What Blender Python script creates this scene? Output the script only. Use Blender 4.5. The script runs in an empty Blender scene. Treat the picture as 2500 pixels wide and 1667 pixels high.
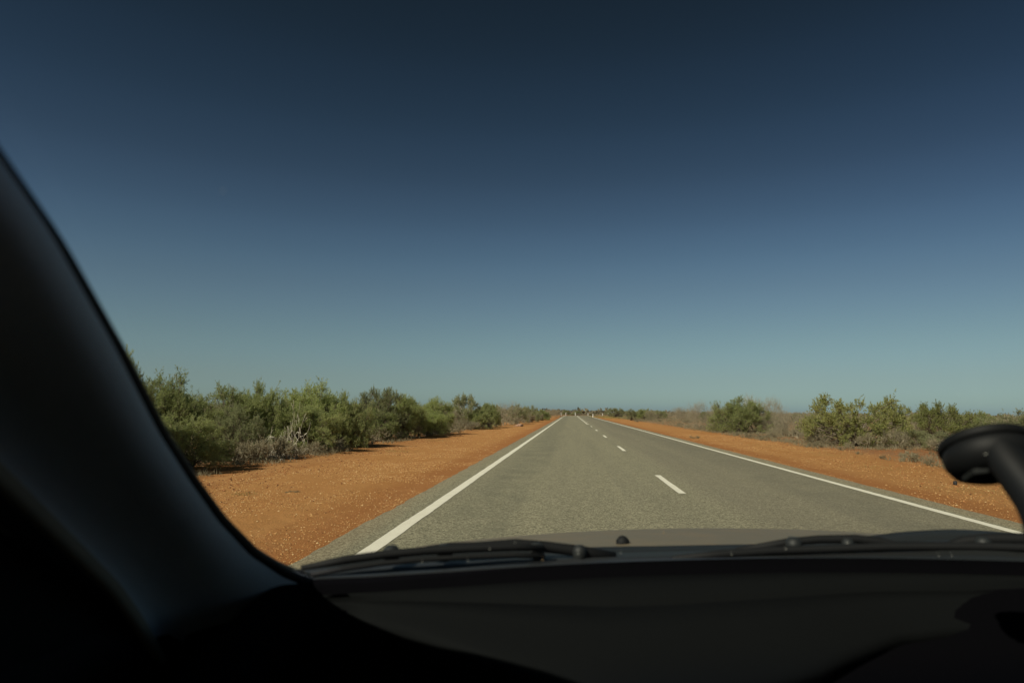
import bpy, math, random
import numpy as np
from mathutils import Vector, Matrix

random.seed(7)
rng = np.random.default_rng(11)
R = math.radians
scn = bpy.context.scene
COL = scn.collection

# ------------------------------------------------------------------ camera
EYE = Vector((0.0, 0.0, 1.36))
FOCAL = 22.997
PXF = 1597.0
cam_rot = Matrix.Rotation(R(5.196), 3, 'Z') @ Matrix.Rotation(R(90 + 6.032), 3, 'X') @ Matrix.Rotation(R(0.688), 3, 'Z')
cd = bpy.data.cameras.new('camera')
cam = bpy.data.objects.new('camera', cd)
COL.objects.link(cam)
cam.matrix_world = Matrix.Translation(EYE) @ cam_rot.to_4x4()
cd.sensor_width = 36.0
cd.lens = FOCAL
cd.clip_start = 0.02
cd.clip_end = 12000
cd.dof.use_dof = True
cd.dof.focus_distance = 14.0
cd.dof.aperture_fstop = 5.0
scn.camera = cam

# ------------------------------------------------------------------ sky and sun
SUN_EL, SUN_AZ = 39.0, 219.0          # azimuth clockwise from +Y (the way the road runs)
world = bpy.data.worlds.new('World')
scn.world = world
world.use_nodes = True
wn = world.node_tree
wn.nodes.clear()
sky = wn.nodes.new('ShaderNodeTexSky')
sky.sky_type = 'NISHITA'
sky.sun_disc = False
sky.sun_elevation = R(SUN_EL)
sky.sun_rotation = R(SUN_AZ)
sky.altitude = 0
sky.air_density = 1.0
sky.dust_density = 0.6
sky.ozone_density = 2.0
geo_ = wn.nodes.new('ShaderNodeTexCoord')
sep_ = wn.nodes.new('ShaderNodeSeparateXYZ')
wn.links.new(geo_.outputs['Generated'], sep_.inputs[0])
rmp = wn.nodes.new('ShaderNodeValToRGB')      # polarised, dust free inland sky: pale teal low down, navy overhead
STOPS = [(0.002, (0.42, 0.585, 0.81)), (0.014, (0.44, 0.6, 0.775)), (0.045, (0.445, 0.54, 0.635)), (0.095, (0.47, 0.535, 0.555)), (0.17, (0.46, 0.505, 0.505)), (0.22, (0.42, 0.475, 0.475)), (0.27, (0.365, 0.415, 0.415)), (0.33, (0.3, 0.34, 0.33)), (0.4, (0.24, 0.28, 0.26)), (0.48, (0.195, 0.225, 0.195)), (0.56, (0.168, 0.185, 0.145))]
rmp.color_ramp.interpolation = 'CARDINAL'
while len(rmp.color_ramp.elements) < len(STOPS): rmp.color_ramp.elements.new(0.5)
for e_, (p_, c_) in zip(rmp.color_ramp.elements, STOPS):
    e_.position = p_; e_.color = (*c_, 1)
wn.links.new(sep_.outputs[2], rmp.inputs[0])
mulc = wn.nodes.new('ShaderNodeMix')
mulc.data_type = 'RGBA'
mulc.blend_type = 'MULTIPLY'
mulc.inputs[0].default_value = 1.0
bg = wn.nodes.new('ShaderNodeBackground')
bg.inputs['Strength'].default_value = 0.10
wo = wn.nodes.new('ShaderNodeOutputWorld')
wn.links.new(sky.outputs[0], mulc.inputs[6])
wn.links.new(rmp.outputs[0], mulc.inputs[7])
wn.links.new(mulc.outputs[2], bg.inputs[0])
wn.links.new(bg.outputs[0], wo.inputs[0])

sd = bpy.data.lights.new('sun', 'SUN')
sd.energy = 4.6
sd.angle = R(0.53)
sd.color = (1.0, 0.93, 0.80)
sun = bpy.data.objects.new('sun', sd)
COL.objects.link(sun)
to_sun = Vector((math.sin(R(SUN_AZ)) * math.cos(R(SUN_EL)), math.cos(R(SUN_AZ)) * math.cos(R(SUN_EL)), math.sin(R(SUN_EL))))
sun.rotation_euler = to_sun.to_track_quat('Z', 'Y').to_euler()
sun.location = to_sun * 50

scn.render.engine = 'CYCLES'
scn.view_settings.view_transform = 'Standard'
scn.view_settings.look = 'None'
scn.view_settings.exposure = 0.0
scn.view_settings.gamma = 1.0
scn.view_settings.use_curve_mapping = False
scn.cycles.max_bounces = 8
scn.cycles.transparent_max_bounces = 12

# ------------------------------------------------------------------ helpers
def ray(px, py):
    d = cam_rot @ Vector(((px - 1250) / PXF, (833.5 - py) / PXF, -1.0))
    return d / d.y

def tag(o, label=None, cat=None, group=None, kind=None):
    if label: o['label'] = label
    if cat: o['category'] = cat
    if group: o['group'] = group
    if kind: o['kind'] = kind
    return o

def empty(name, loc=(0, 0, 0), rz=0.0):
    o = bpy.data.objects.new(name, None)
    o.empty_display_size = 0.2
    o.location = loc
    o.rotation_euler = (0, 0, rz)
    COL.objects.link(o)
    return o

def mesh_np(name, verts, faces, mats=(), smooth=False, midx=None):
    """verts (n,3); faces (m,k) constant k"""
    me = bpy.data.meshes.new(name)
    verts = np.asarray(verts, dtype=np.float32)
    faces = np.asarray(faces, dtype=np.int32)
    m, k = faces.shape
    me.vertices.add(len(verts)); me.vertices.foreach_set('co', verts.ravel())
    me.loops.add(m * k); me.loops.foreach_set('vertex_index', faces.ravel())
    me.polygons.add(m)
    me.polygons.foreach_set('loop_start', np.arange(0, m * k, k, dtype=np.int32))
    try:
        me.polygons.foreach_set('loop_total', np.full(m, k, dtype=np.int32))
    except Exception:
        pass
    if midx is not None:
        me.polygons.foreach_set('material_index', np.asarray(midx, dtype=np.int32))
    me.polygons.foreach_set('use_smooth', np.full(m, bool(smooth)))
    for mt in mats: me.materials.append(mt)
    me.update(calc_edges=True)
    return me

def link(name, me, parent=None, loc=None):
    o = bpy.data.objects.new(name, me)
    COL.objects.link(o)
    if parent: o.parent = parent
    if loc is not None: o.location = loc
    return o

class MB:
    """collects mixed polygons"""
    def __init__(s): s.v = []; s.f = []
    def add(s, vs, fs):
        n = len(s.v); s.v += [tuple(v) for v in vs]; s.f += [tuple(i + n for i in f) for f in fs]
    def box(s, c, size, rot=None):
        sx, sy, sz = [a / 2 for a in size]
        vs = [Vector((x * sx, y * sy, z * sz)) for x in (-1, 1) for y in (-1, 1) for z in (-1, 1)]
        if rot is not None: vs = [rot @ v for v in vs]
        s.add([v + Vector(c) for v in vs], [(0, 1, 3, 2), (4, 6, 7, 5), (0, 4, 5, 1), (2, 3, 7, 6), (0, 2, 6, 4), (1, 5, 7, 3)])
    def tube(s, pts, rad, n=10, cap=True):
        pts = [Vector(p) for p in pts]
        if not hasattr(rad, '__len__'): rad = [rad] * len(pts)
        rings = []
        prev = None
        for i, p in enumerate(pts):
            t = (pts[min(i + 1, len(pts) - 1)] - pts[max(i - 1, 0)]).normalized()
            a = prev if prev is not None else Vector((0, 0, 1)) if abs(t.z) < .9 else Vector((1, 0, 0))
            u = (a - t * a.dot(t)).normalized(); prev = u
            w = t.cross(u)
            rings.append([p + (u * math.cos(2 * math.pi * k / n) + w * math.sin(2 * math.pi * k / n)) * rad[i] for k in range(n)])
        vs = [v for r_ in rings for v in r_]
        fs = []
        for i in range(len(pts) - 1):
            for k in range(n):
                fs.append((i * n + k, i * n + (k + 1) % n, (i + 1) * n + (k + 1) % n, (i + 1) * n + k))
        if cap:
            fs.append(tuple(reversed(range(n)))); fs.append(tuple((len(pts) - 1) * n + k for k in range(n)))
        s.add(vs, fs)
    def loft(s, rows, close=False):
        n = len(rows[0]); vs = [v for r_ in rows for v in r_]; fs = []
        for i in range(len(rows) - 1):
            for k in range(n if close else n - 1):
                fs.append((i * n + k, i * n + (k + 1) % n, (i + 1) * n + (k + 1) % n, (i + 1) * n + k))
        s.add(vs, fs)
    def lathe(s, prof, n=32, mat=None):
        """profile of (radius, z) revolved on z, mat = Matrix 4x4"""
        rows = []
        for r_, z in prof:
            ring = [Vector((r_ * math.cos(2 * math.pi * k / n), r_ * math.sin(2 * math.pi * k / n), z)) for k in range(n)]
            if mat is not None: ring = [mat @ v for v in ring]
            rows.append(ring)
        s.loft(rows, close=True)
        b = len(s.v)
        s.f.append(tuple(range(b - n, b)))
        s.f.append(tuple(reversed(range(b - n * len(prof), b - n * len(prof) + n))))
    def build(s, name, mat, parent=None, smooth=False, loc=None, bevel=0.0, solid=0.0, subd=0):
        me = bpy.data.meshes.new(name)
        me.from_pydata(s.v, [], s.f)
        if mat: me.materials.append(mat)
        for p in me.polygons: p.use_smooth = smooth
        me.update()
        o = link(name, me, parent, loc)
        if solid:
            m = o.modifiers.new('solid', 'SOLIDIFY'); m.thickness = solid; m.offset = 0
        if bevel:
            m = o.modifiers.new('bevel', 'BEVEL'); m.width = bevel; m.segments = 2; m.limit_method = 'ANGLE'
        if subd:
            m = o.modifiers.new('sub', 'SUBSURF'); m.levels = subd; m.render_levels = subd
        return o

# ------------------------------------------------------------------ materials
def newmat(name):
    m = bpy.data.materials.new(name); m.use_nodes = True
    nt = m.node_tree; nt.nodes.clear()
    out = nt.nodes.new('ShaderNodeOutputMaterial')
    b = nt.nodes.new('ShaderNodeBsdfPrincipled')
    nt.links.new(b.outputs[0], out.inputs[0])
    return m, nt, b, out

def nd(nt, typ, **kw):
    n = nt.nodes.new(typ)
    for k, v in kw.items():
        if k.startswith('i_'):
            n.inputs[k[2:].replace('_', ' ')].default_value = v
        else: setattr(n, k, v)
    return n

def noise(nt, vec, scale, detail=4, rough=0.6):
    n = nd(nt, 'ShaderNodeTexNoise'); n.inputs['Scale'].default_value = scale
    n.inputs['Detail'].default_value = detail; n.inputs['Roughness'].default_value = rough
    nt.links.new(vec, n.inputs['Vector']); return n.outputs[0]

def ramp(nt, fac, stops):
    r_ = nd(nt, 'ShaderNodeValToRGB'); e = r_.color_ramp.elements
    while len(e) < len(stops): e.new(0.5)
    for i, (p, c) in enumerate(stops):
        e[i].position = p; e[i].color = (c[0], c[1], c[2], 1) if hasattr(c, '__len__') else (c, c, c, 1)
    nt.links.new(fac, r_.inputs[0]); return r_.outputs[0]

def mix(nt, fac, a, b, mode='MIX'):
    m = nd(nt, 'ShaderNodeMix', data_type='RGBA', blend_type=mode)
    for sock, val in ((m.inputs[0], fac), (m.inputs[6], a), (m.inputs[7], b)):
        if isinstance(val, bpy.types.NodeSocket): nt.links.new(val, sock)
        elif hasattr(val, '__len__'): sock.default_value = (val[0], val[1], val[2], 1)
        else: sock.default_value = val
    return m.outputs[2]

def maths(nt, op, a, b=None, clamp=False):
    m = nd(nt, 'ShaderNodeMath', operation=op, use_clamp=clamp)
    for i, val in enumerate((a, b)):
        if val is None: continue
        if isinstance(val, bpy.types.NodeSocket): nt.links.new(val, m.inputs[i])
        else: m.inputs[i].default_value = val
    return m.outputs[0]

def band(nt, x, a, b, soft):
    """1 between a and b with soft edges"""
    def step(e0, e1):
        n = nd(nt, 'ShaderNodeMapRange', interpolation_type='SMOOTHSTEP')
        n.inputs['From Min'].default_value = e0; n.inputs['From Max'].default_value = e1
        nt.links.new(x, n.inputs['Value']); return n.outputs[0]
    return maths(nt, 'MULTIPLY', step(a - soft, a + soft), maths(nt, 'SUBTRACT', 1.0, step(b - soft, b + soft)))

def bump(nt, b, h, strength, dist):
    n = nd(nt, 'ShaderNodeBump'); n.inputs['Strength'].default_value = strength; n.inputs['Distance'].default_value = dist
    nt.links.new(h, n.inputs['Height']); nt.links.new(n.outputs[0], b.inputs['Normal'])

def simple(name, col, rough=0.6, spec=0.5, metal=0.0, grain=0.0, gscale=200):
    m, nt, b, out = newmat(name)
    b.inputs['Base Color'].default_value = (*col, 1); b.inputs['Roughness'].default_value = rough
    b.inputs['Specular IOR Level'].default_value = spec; b.inputs['Metallic'].default_value = metal
    tc = nd(nt, 'ShaderNodeTexCoord')
    n1 = noise(nt, tc.outputs['Object'], gscale, 3)
    c = mix(nt, 0.35, col, mix(nt, n1, [v * 0.6 for v in col], [min(1, v * 1.4) for v in col]))
    nt.links.new(c, b.inputs['Base Color'])
    if grain: bump(nt, b, n1, grain, 0.002)
    return m

def mat_ground():
    m, nt, b, out = newmat('red_dirt')
    tc = nd(nt, 'ShaderNodeNewGeometry'); P = tc.outputs['Position']
    sx = nd(nt, 'ShaderNodeSeparateXYZ'); nt.links.new(P, sx.inputs[0])
    n_big = noise(nt, P, 0.22, 5, 0.6)
    mp = nd(nt, 'ShaderNodeMapping'); mp.inputs['Scale'].default_value = (1.2, 0.12, 1); nt.links.new(P, mp.inputs[0])
    n_str = noise(nt, mp.outputs[0], 1.0, 5, 0.65)
    n_mid = noise(nt, P, 2.6, 6, 0.7)
    n_fine = noise(nt, P, 38, 4, 0.75)
    base = mix(nt, n_big, (0.37, 0.162, 0.054), (0.45, 0.222, 0.085))
    base = mix(nt, ramp(nt, n_str, [(0.42, 0.0), (0.62, 1.0)]), base, (0.475, 0.245, 0.095))
    # wobble of the verge bands
    xw = maths(nt, 'ADD', sx.outputs[0], maths(nt, 'MULTIPLY', maths(nt, 'SUBTRACT', n_mid, 0.5), 1.6))
    gl = band(nt, xw, -6.3, -3.1, 0.5)
    gr = band(nt, xw, 6.4, 9.8, 0.7)
    gravel = maths(nt, 'MAXIMUM', gl, gr)
    base = mix(nt, maths(nt, 'MULTIPLY', gravel, ramp(nt, n_fine, [(0.40, 0.15), (0.62, 0.95)])), base, (0.50, 0.25, 0.085))
    # bare redder strip close to the seal
    near = band(nt, xw, -3.2, 6.5, 0.5)
    base = mix(nt, maths(nt, 'MULTIPLY', near, 0.55), base, (0.355, 0.138, 0.045))
    # scrubland soil, darker with litter
    scr = maths(nt, 'MAXIMUM', maths(nt, 'SUBTRACT', 1.0, band(nt, xw, -8.3, 10.8, 0.8)), band(nt, sx.outputs[1], 222, 100000, 6))
    litter = maths(nt, 'ADD', ramp(nt, n_mid, [(0.38, 0.0), (0.6, 1.0)]), band(nt, sx.outputs[1], 42, 100000, 14), clamp=True)
    soil = mix(nt, litter, (0.36, 0.130, 0.042), (0.28, 0.185, 0.105))
    base = mix(nt, maths(nt, 'MULTIPLY', scr, 0.85), base, soil)
    base = mix(nt, ramp(nt, n_fine, [(0.28, 0.55), (0.42, 0.0)]), base, (0.17, 0.06, 0.02))
    base = mix(nt, ramp(nt, n_fine, [(0.60, 0.0), (0.72, 0.5)]), base, (0.54, 0.32, 0.13))
    nt.links.new(base, b.inputs['Base Color'])
    b.inputs['Roughness'].default_value = 0.95; b.inputs['Specular IOR Level'].default_value = 0.1
    h = maths(nt, 'ADD', maths(nt, 'MULTIPLY', n_fine, 0.35), n_mid)
    bump(nt, b, h, 0.9, 0.06)
    return m

def mat_road():
    m, nt, b, out = newmat('chip_seal')
    g = nd(nt, 'ShaderNodeNewGeometry'); P = g.outputs['Position']
    sx = nd(nt, 'ShaderNodeSeparateXYZ'); nt.links.new(P, sx.inputs[0])
    vo = nd(nt, 'ShaderNodeTexVoronoi'); vo.inputs['Scale'].default_value = 72; nt.links.new(P, vo.inputs['Vector'])
    vo2 = nd(nt, 'ShaderNodeTexVoronoi'); vo2.inputs['Scale'].default_value = 30; nt.links.new(P, vo2.inputs['Vector'])
    hs = nd(nt, 'ShaderNodeSeparateColor'); nt.links.new(vo.outputs['Color'], hs.inputs[0])
    hs2 = nd(nt, 'ShaderNodeSeparateColor'); nt.links.new(vo2.outputs['Color'], hs2.inputs[0])
    chip = ramp(nt, hs.outputs[0], [(0.0, (0.055, 0.053, 0.036)), (0.3, (0.205, 0.192, 0.130)), (0.7, (0.33, 0.305, 0.205)), (1.0, (0.60, 0.555, 0.38))])
    chip = mix(nt, 0.25, chip, ramp(nt, hs2.outputs[0], [(0.0, (0.08, 0.08, 0.055)), (0.5, (0.28, 0.27, 0.175)), (1.0, (0.52, 0.49, 0.33))]))
    mp = nd(nt, 'ShaderNodeMapping'); mp.inputs['Scale'].default_value = (1.5, 0.06, 1); nt.links.new(P, mp.inputs[0])
    streak = noise(nt, mp.outputs[0], 1.0, 5, 0.6)
    blot = noise(nt, P, 0.9, 5, 0.65)
    xw = maths(nt, 'ADD', sx.outputs[0], maths(nt, 'MULTIPLY', maths(nt, 'SUBTRACT', streak, 0.5), 0.7))
    worn = maths(nt, 'MAXIMUM', band(nt, xw, -1.6, -0.6, 0.25), band(nt, xw, 3.9, 4.9, 0.35))
    worn = maths(nt, 'MULTIPLY', worn, ramp(nt, blot, [(0.35, 0.15), (0.65, 1.0)]))
    right = band(nt, xw, 2.3, 5.2, 0.4)
    c = mix(nt, maths(nt, 'MULTIPLY', worn, 0.40), chip, (0.11, 0.115, 0.085))
    c = mix(nt, maths(nt, 'MULTIPLY', right, 0.35), c, (0.19, 0.165, 0.125))
    c = mix(nt, ramp(nt, streak, [(0.35, 0.22), (0.6, 0.0)]), c, (0.13, 0.125, 0.10))
    # dust from the verges on the outer edge
    edge = maths(nt, 'SUBTRACT', 1.0, band(nt, xw, -2.25, 5.5, 0.15))
    c = mix(nt, maths(nt, 'MULTIPLY', edge, 0.18), c, (0.36, 0.22, 0.11))
    nt.links.new(c, b.inputs['Base Color'])
    b.inputs['Roughness'].default_value = 0.85; b.inputs['Specular IOR Level'].default_value = 0.25
    bump(nt, b, vo.outputs['Distance'], 0.7, 0.006)
    return m

def mat_paint():
    m, nt, b, out = newmat('road_paint')
    g = nd(nt, 'ShaderNodeNewGeometry'); P = g.outputs['Position']
    n1 = noise(nt, P, 60, 4, 0.7); n2 = noise(nt, P, 3.0, 4, 0.6)
    c = mix(nt, ramp(nt, n1, [(0.33, 0.55), (0.44, 0.0)]), (0.90, 0.87, 0.73), (0.50, 0.46, 0.33))
    c = mix(nt, ramp(nt, n2, [(0.3, 0.25), (0.6, 0.0)]), c, (0.60, 0.55, 0.42))
    nt.links.new(c, b.inputs['Base Color']); b.inputs['Roughness'].default_value = 0.75
    bump(nt, b, n1, 0.4, 0.004)
    return m

def mat_leaf(name, c1, c2, c3, trans=0.35):
    m, nt, b, out = newmat(name)
    g = nd(nt, 'ShaderNodeTexCoord'); oi = nd(nt, 'ShaderNodeObjectInfo')
    n1 = noise(nt, g.outputs['Object'], 2.2, 3, 0.6)
    wn_ = nd(nt, 'ShaderNodeTexWhiteNoise'); ge = nd(nt, 'ShaderNodeNewGeometry')
    nt.links.new(ge.outputs['Random Per Island'], wn_.inputs['Vector'])
    c = mix(nt, ramp(nt, n1, [(0.35, 0.0), (0.65, 1.0)]), c1, c2)
    c = mix(nt, maths(nt, 'MULTIPLY', ge.outputs['Random Per Island'], 0.5), c, c3)
    c = mix(nt, ramp(nt, oi.outputs['Random'], [(0.0, 0.55), (0.45, 0.0)]), c, [v * 0.62 for v in c1])
    c = mix(nt, ramp(nt, oi.outputs['Random'], [(0.55, 0.0), (1.0, 0.6)]), c, [min(1, v * 1.15) for v in c2])
    nt.links.new(c, b.inputs['Base Color']); b.inputs['Roughness'].default_value = 0.6
    b.inputs['Specular IOR Level'].default_value = 0.3
    tr = nd(nt, 'ShaderNodeBsdfTranslucent'); nt.links.new(c, tr.inputs[0])
    mx = nd(nt, 'ShaderNodeMixShader'); mx.inputs[0].default_value = trans
    nt.links.new(b.outputs[0], mx.inputs[1]); nt.links.new(tr.outputs[0], mx.inputs[2]); nt.links.new(mx.outputs[0], out.inputs[0])
    return m

def mat_bark(name, c1, c2):
    m, nt, b, out = newmat(name)
    g = nd(nt, 'ShaderNodeTexCoord')
    mp = nd(nt, 'ShaderNodeMapping'); mp.inputs['Scale'].default_value = (1, 1, .3); nt.links.new(g.outputs['Object'], mp.inputs[0])
    n1 = noise(nt, mp.outputs[0], 14, 4, 0.6)
    nt.links.new(mix(nt, ramp(nt, n1, [(0.35, 0.0), (0.65, 1.0)]), c1, c2), b.inputs['Base Color'])
    b.inputs['Roughness'].default_value = 0.9; bump(nt, b, n1, 0.5, 0.01)
    return m

def mat_glass(name, tint, band_tint=None, z0=0, z1=1):
    m, nt, b, out = newmat(name); nt.nodes.remove(b)
    t = nd(nt, 'ShaderNodeBsdfTransparent'); t.inputs[0].default_value = (*tint, 1)
    if band_tint:
        tc = nd(nt, 'ShaderNodeTexCoord'); sp = nd(nt, 'ShaderNodeSeparateXYZ'); nt.links.new(tc.outputs['Object'], sp.inputs[0])
        mr = nd(nt, 'ShaderNodeMapRange', interpolation_type='SMOOTHSTEP'); mr.inputs['From Min'].default_value = z0; mr.inputs['From Max'].default_value = z1
        nt.links.new(sp.outputs[2], mr.inputs['Value'])
        nt.links.new(mix(nt, mr.outputs[0], tint, band_tint), t.inputs[0])
    gl = nd(nt, 'ShaderNodeBsdfGlossy'); gl.inputs['Roughness'].default_value = 0.02
    lw = nd(nt, 'ShaderNodeLayerWeight'); lw.inputs[0].default_value = 0.5
    fr = maths(nt, 'ADD', maths(nt, 'MULTIPLY', maths(nt, 'POWER', lw.outputs['Facing'], 5.0), 0.9), 0.05)
    mx = nd(nt, 'ShaderNodeMixShader')
    nt.links.new(fr, mx.inputs[0]); nt.links.new(t.outputs[0], mx.inputs[1]); nt.links.new(gl.outputs[0], mx.inputs[2])
    nt.links.new(mx.outputs[0], out.inputs[0])
    return m

M_ground = mat_ground(); M_road = mat_road(); M_paint = mat_paint()
M_green = mat_leaf('acacia_green', (0.33, 0.395, 0.145), (0.43, 0.485, 0.185), (0.50, 0.49, 0.28), 0.58)
M_olive = mat_leaf('olive_leaf', (0.32, 0.37, 0.17), (0.41, 0.43, 0.22), (0.48, 0.46, 0.30), 0.55)
M_grey = mat_leaf('grey_leaf', (0.24, 0.215, 0.14), (0.32, 0.285, 0.19), (0.38, 0.34, 0.23), 0.2)
M_dkgreen = mat_leaf('tree_leaf', (0.27, 0.32, 0.10), (0.38, 0.40, 0.13), (0.50, 0.46, 0.22), 0.48)
M_twig = mat_bark('grey_twig', (0.21, 0.18, 0.12), (0.38, 0.335, 0.235))
M_bark = mat_bark('brown_bark', (0.10, 0.08, 0.055), (0.22, 0.18, 0.13))
M_dead = mat_bark('bleached_wood', (0.46, 0.41, 0.32), (0.72, 0.67, 0.55))
M_greydead = mat_bark('grey_dead_wood', (0.16, 0.14, 0.12), (0.40, 0.36, 0.31))
M_saltbush = mat_leaf('saltbush_leaf', (0.22, 0.195, 0.115), (0.30, 0.265, 0.165), (0.36, 0.31, 0.20), 0.25)

# ------------------------------------------------------------------ ground, road, markings
def axis(parts):
    out = []
    for a, b_, n in parts: out += list(np.linspace(a, b_, n, endpoint=False))
    return out + [parts[-1][1]]
gx = np.array(axis([(-6000, -400, 8), (-400, -60, 14), (-60, -14, 30), (-14, -2.2, 90), (-2.2, 5.4, 4), (5.4, 18, 90), (18, 70, 34), (70, 400, 14), (400, 6000, 8)]))
gy = np.array(axis([(-400, -12, 8), (-12, 2, 14), (2, 45, 260), (45, 120, 120), (120, 300, 60), (300, 900, 12), (900, 9000, 8)]))
X, Y = np.meshgrid(gx, gy)
def vnoise(x, y, s, seed):
    r2 = np.random.default_rng(seed); T = r2.random((256, 256))
    u, v = x / s, y / s; i, j = np.floor(u).astype(int), np.floor(v).astype(int); f, g = u - i, v - j
    f = f * f * (3 - 2 * f); g = g * g * (3 - 2 * g)
    a = lambda di, dj: T[(i + di) % 256, (j + dj) % 256]
    return (a(0, 0) * (1 - f) + a(1, 0) * f) * (1 - g) + (a(0, 1) * (1 - f) + a(1, 1) * f) * g - .5
def ground_z(x, y):
    x = np.asarray(x, float); y = np.asarray(y, float)
    dist = np.maximum(np.maximum(-2.5 - x, x - 5.75), 0)
    z = -0.014 - 0.05 * np.clip(dist / 2.5, 0, 1)
    amp = np.clip(dist / 1.5, 0, 1)
    z = z + amp * (0.05 * vnoise(x, y, 3.1, 1) + 0.02 * vnoise(x, y, 0.9, 2) + 0.012 * vnoise(x, y, 0.33, 3))
    z = z + np.clip((dist - 5) / 6, 0, 1) * 0.16 * (vnoise(x, y, 11, 4) + 0.25)
    near = np.exp(-(np.maximum(y - 190, 0) / 60.0) ** 2)          # keep flat where the far bend lies
    return z * np.where(np.abs(y) > 190, near, 1) - 0.02 * np.where(y > 190, 1 - near, 0)
Z = ground_z(X, Y)
nv, nu = X.shape
ii = (np.arange(nv - 1)[:, None] * nu + np.arange(nu - 1)[None, :]).ravel()
gme = mesh_np('ground', np.stack([X.ravel(), Y.ravel(), Z.ravel()], 1), np.stack([ii, ii + 1, ii + nu + 1, ii + nu], 1), [M_ground], True)
tag(link('ground', gme), kind='structure')

BEND_S, BEND_R, CX = 196.0, 62.0, 1.88
def path(s, off):
    """off = metres right of the centre line"""
    if s < BEND_S: return (CX + off, s)
    a = min((s - BEND_S) / BEND_R, 1.45)
    rest = (s - BEND_S) - a * BEND_R
    cx, cy = CX + BEND_R, BEND_S
    r_ = BEND_R - off
    x, y = cx - r_ * math.cos(a), cy + r_ * math.sin(a)
    return (x + math.sin(a) * rest, y + math.cos(a) * rest)
def ribbon(name, s0, s1, o0, o1, z, mat, ragged=0.0, step=None):
    ss = []; s = s0
    while s < s1:
        ss.append(s); s += step or (0.12 if ragged and s < 30 else 0.5 if s < 60 and ragged else 3.0)
    ss.append(s1)
    vs = []; 
    for s in ss:
        j0 = ragged * float(vnoise(np.array(s), np.array(0.3), .7, 21) + .8 * vnoise(np.array(s), np.array(0.3), .16, 23)) if ragged else 0
        j1 = ragged * float(vnoise(np.array(s), np.array(7.3), .8, 22) + .8 * vnoise(np.array(s), np.array(0.3), .17, 24)) if ragged else 0
        a = path(s, o0 + j0); b_ = path(s, o1 + j1)
        vs += [(a[0], a[1], z), (b_[0], b_[1], z)]
    n = len(ss)
    fs = [(2 * i, 2 * i + 1, 2 * i + 3, 2 * i + 2) for i in range(n - 1)]
    return link(name, mesh_np(name, vs, fs, [mat], False))
road = tag(ribbon('road', -60, 520, -4.33, 3.86, 0.0, M_road, 0.05), kind='structure')
def marking(name, s0, s1, o, w):
    m = ribbon(name, s0, s1, o - w / 2, o + w / 2, 0.004, M_paint, 0.012 if s0 < 60 else 0, 0.1 if (s0 > 0 and s1 < 60) else None)
    m.parent = road
    return m
marking('edge_line', -60, 460, -3.815, 0.155)
marking('edge_line', -60, 460, 3.36, 0.145)
for k in range(-2, 16):
    s = 11.5 + 12 * k
    marking('centre_dash', s, s + 3.2, 0.0 if s < 72 else 0.17, 0.12)
marking('centre_line', 72, 330, -0.12, 0.13)

# loose stones on the verges
def stones(n, xlo, xhi, ylo, yhi, rlo, rhi, power=1.0):
    u = rng.random(n) ** power
    y = ylo + (yhi - ylo) * u
    x = xlo + (xhi - xlo) * rng.beta(1.6, 1.6, n)
    keep = (vnoise(x, y, 1.3, 31) + .7 * vnoise(x, y, .35, 32)) > rng.random(n) * .5 - .32
    x, y = x[keep], y[keep]; n = len(x)
    r = rlo + (rhi - rlo) * rng.random(n) ** 3
    z = ground_z(x, y)
    base = np.array([[1, 0, 0], [0, 1, 0], [-1, 0, 0], [0, -1, 0], [0, 0, .75], [0, 0, -.6]])
    v = base[None] * (0.65 + 0.7 * rng.random((n, 6, 1)))
    a = rng.random(n) * 6.28; ca, sa = np.cos(a), np.sin(a)
    vx = v[..., 0] * ca[:, None] - v[..., 1] * sa[:, None]; vy = v[..., 0] * sa[:, None] + v[..., 1] * ca[:, None]
    V = np.stack([vx * r[:, None] + x[:, None], vy * r[:, None] + y[:, None], v[..., 2] * r[:, None] + (z + r * .25)[:, None]], 2)
    f = np.array([[0, 1, 4], [1, 2, 4], [2, 3, 4], [3, 0, 4], [1, 0, 5], [2, 1, 5], [3, 2, 5], [0, 3, 5]])
    F = f[None] + (np.arange(n) * 6)[:, None, None]
    return V.reshape(-1, 3), F.reshape(-1, 3)
def mat_stone(name, cols):
    m, nt, b, out = newmat(name)
    ge = nd(nt, 'ShaderNodeNewGeometry')
    nt.links.new(ramp(nt, ge.outputs['Random Per Island'], cols), b.inputs['Base Color']); b.inputs['Roughness'].default_value = 0.85
    return m
M_stone = mat_stone('pale_stone', [(0.0, (0.30, 0.12, 0.04)), (0.35, (0.55, 0.29, 0.10)), (0.8, (0.62, 0.37, 0.15)), (1.0, (0.74, 0.54, 0.28))])
M_clod = mat_stone('brown_clod', [(0.0, (0.12, 0.05, 0.02)), (0.5, (0.28, 0.11, 0.035)), (1.0, (0.45, 0.20, 0.07))])
def scatter(name, specs, mat):
    Vs, Fs, n = [], [], 0
    for sp in specs:
        V, F = stones(*sp); Vs.append(V); Fs.append(F + n); n += len(V)
    tag(link(name, mesh_np(name, np.concatenate(Vs), np.concatenate(Fs), [mat])), kind='stuff')
scatter('gravel', [(46000, -6.9, -2.5, 3.5, 26, .003, .015, 1.3), (20000, -7.2, -2.7, 12, 60, .006, .020, 1.3), (32000, 5.8, 11.5, 6, 45, .005, .018, 1.2),
                   (6000, -2.75, -2.35, 3, 22, .003, .010, 1.0), (3000, 5.6, 6.0, 6, 25, .003, .010, 1.0)], M_stone)
scatter('dirt_clods', [(12000, -9.8, -5.0, 4, 40, .004, .028, 1.2), (5000, -6, -2.8, 4, 30, .003, .016, 1.2), (9000, 6, 14, 8, 50, .006, .026, 1.2)], M_clod)

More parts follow.
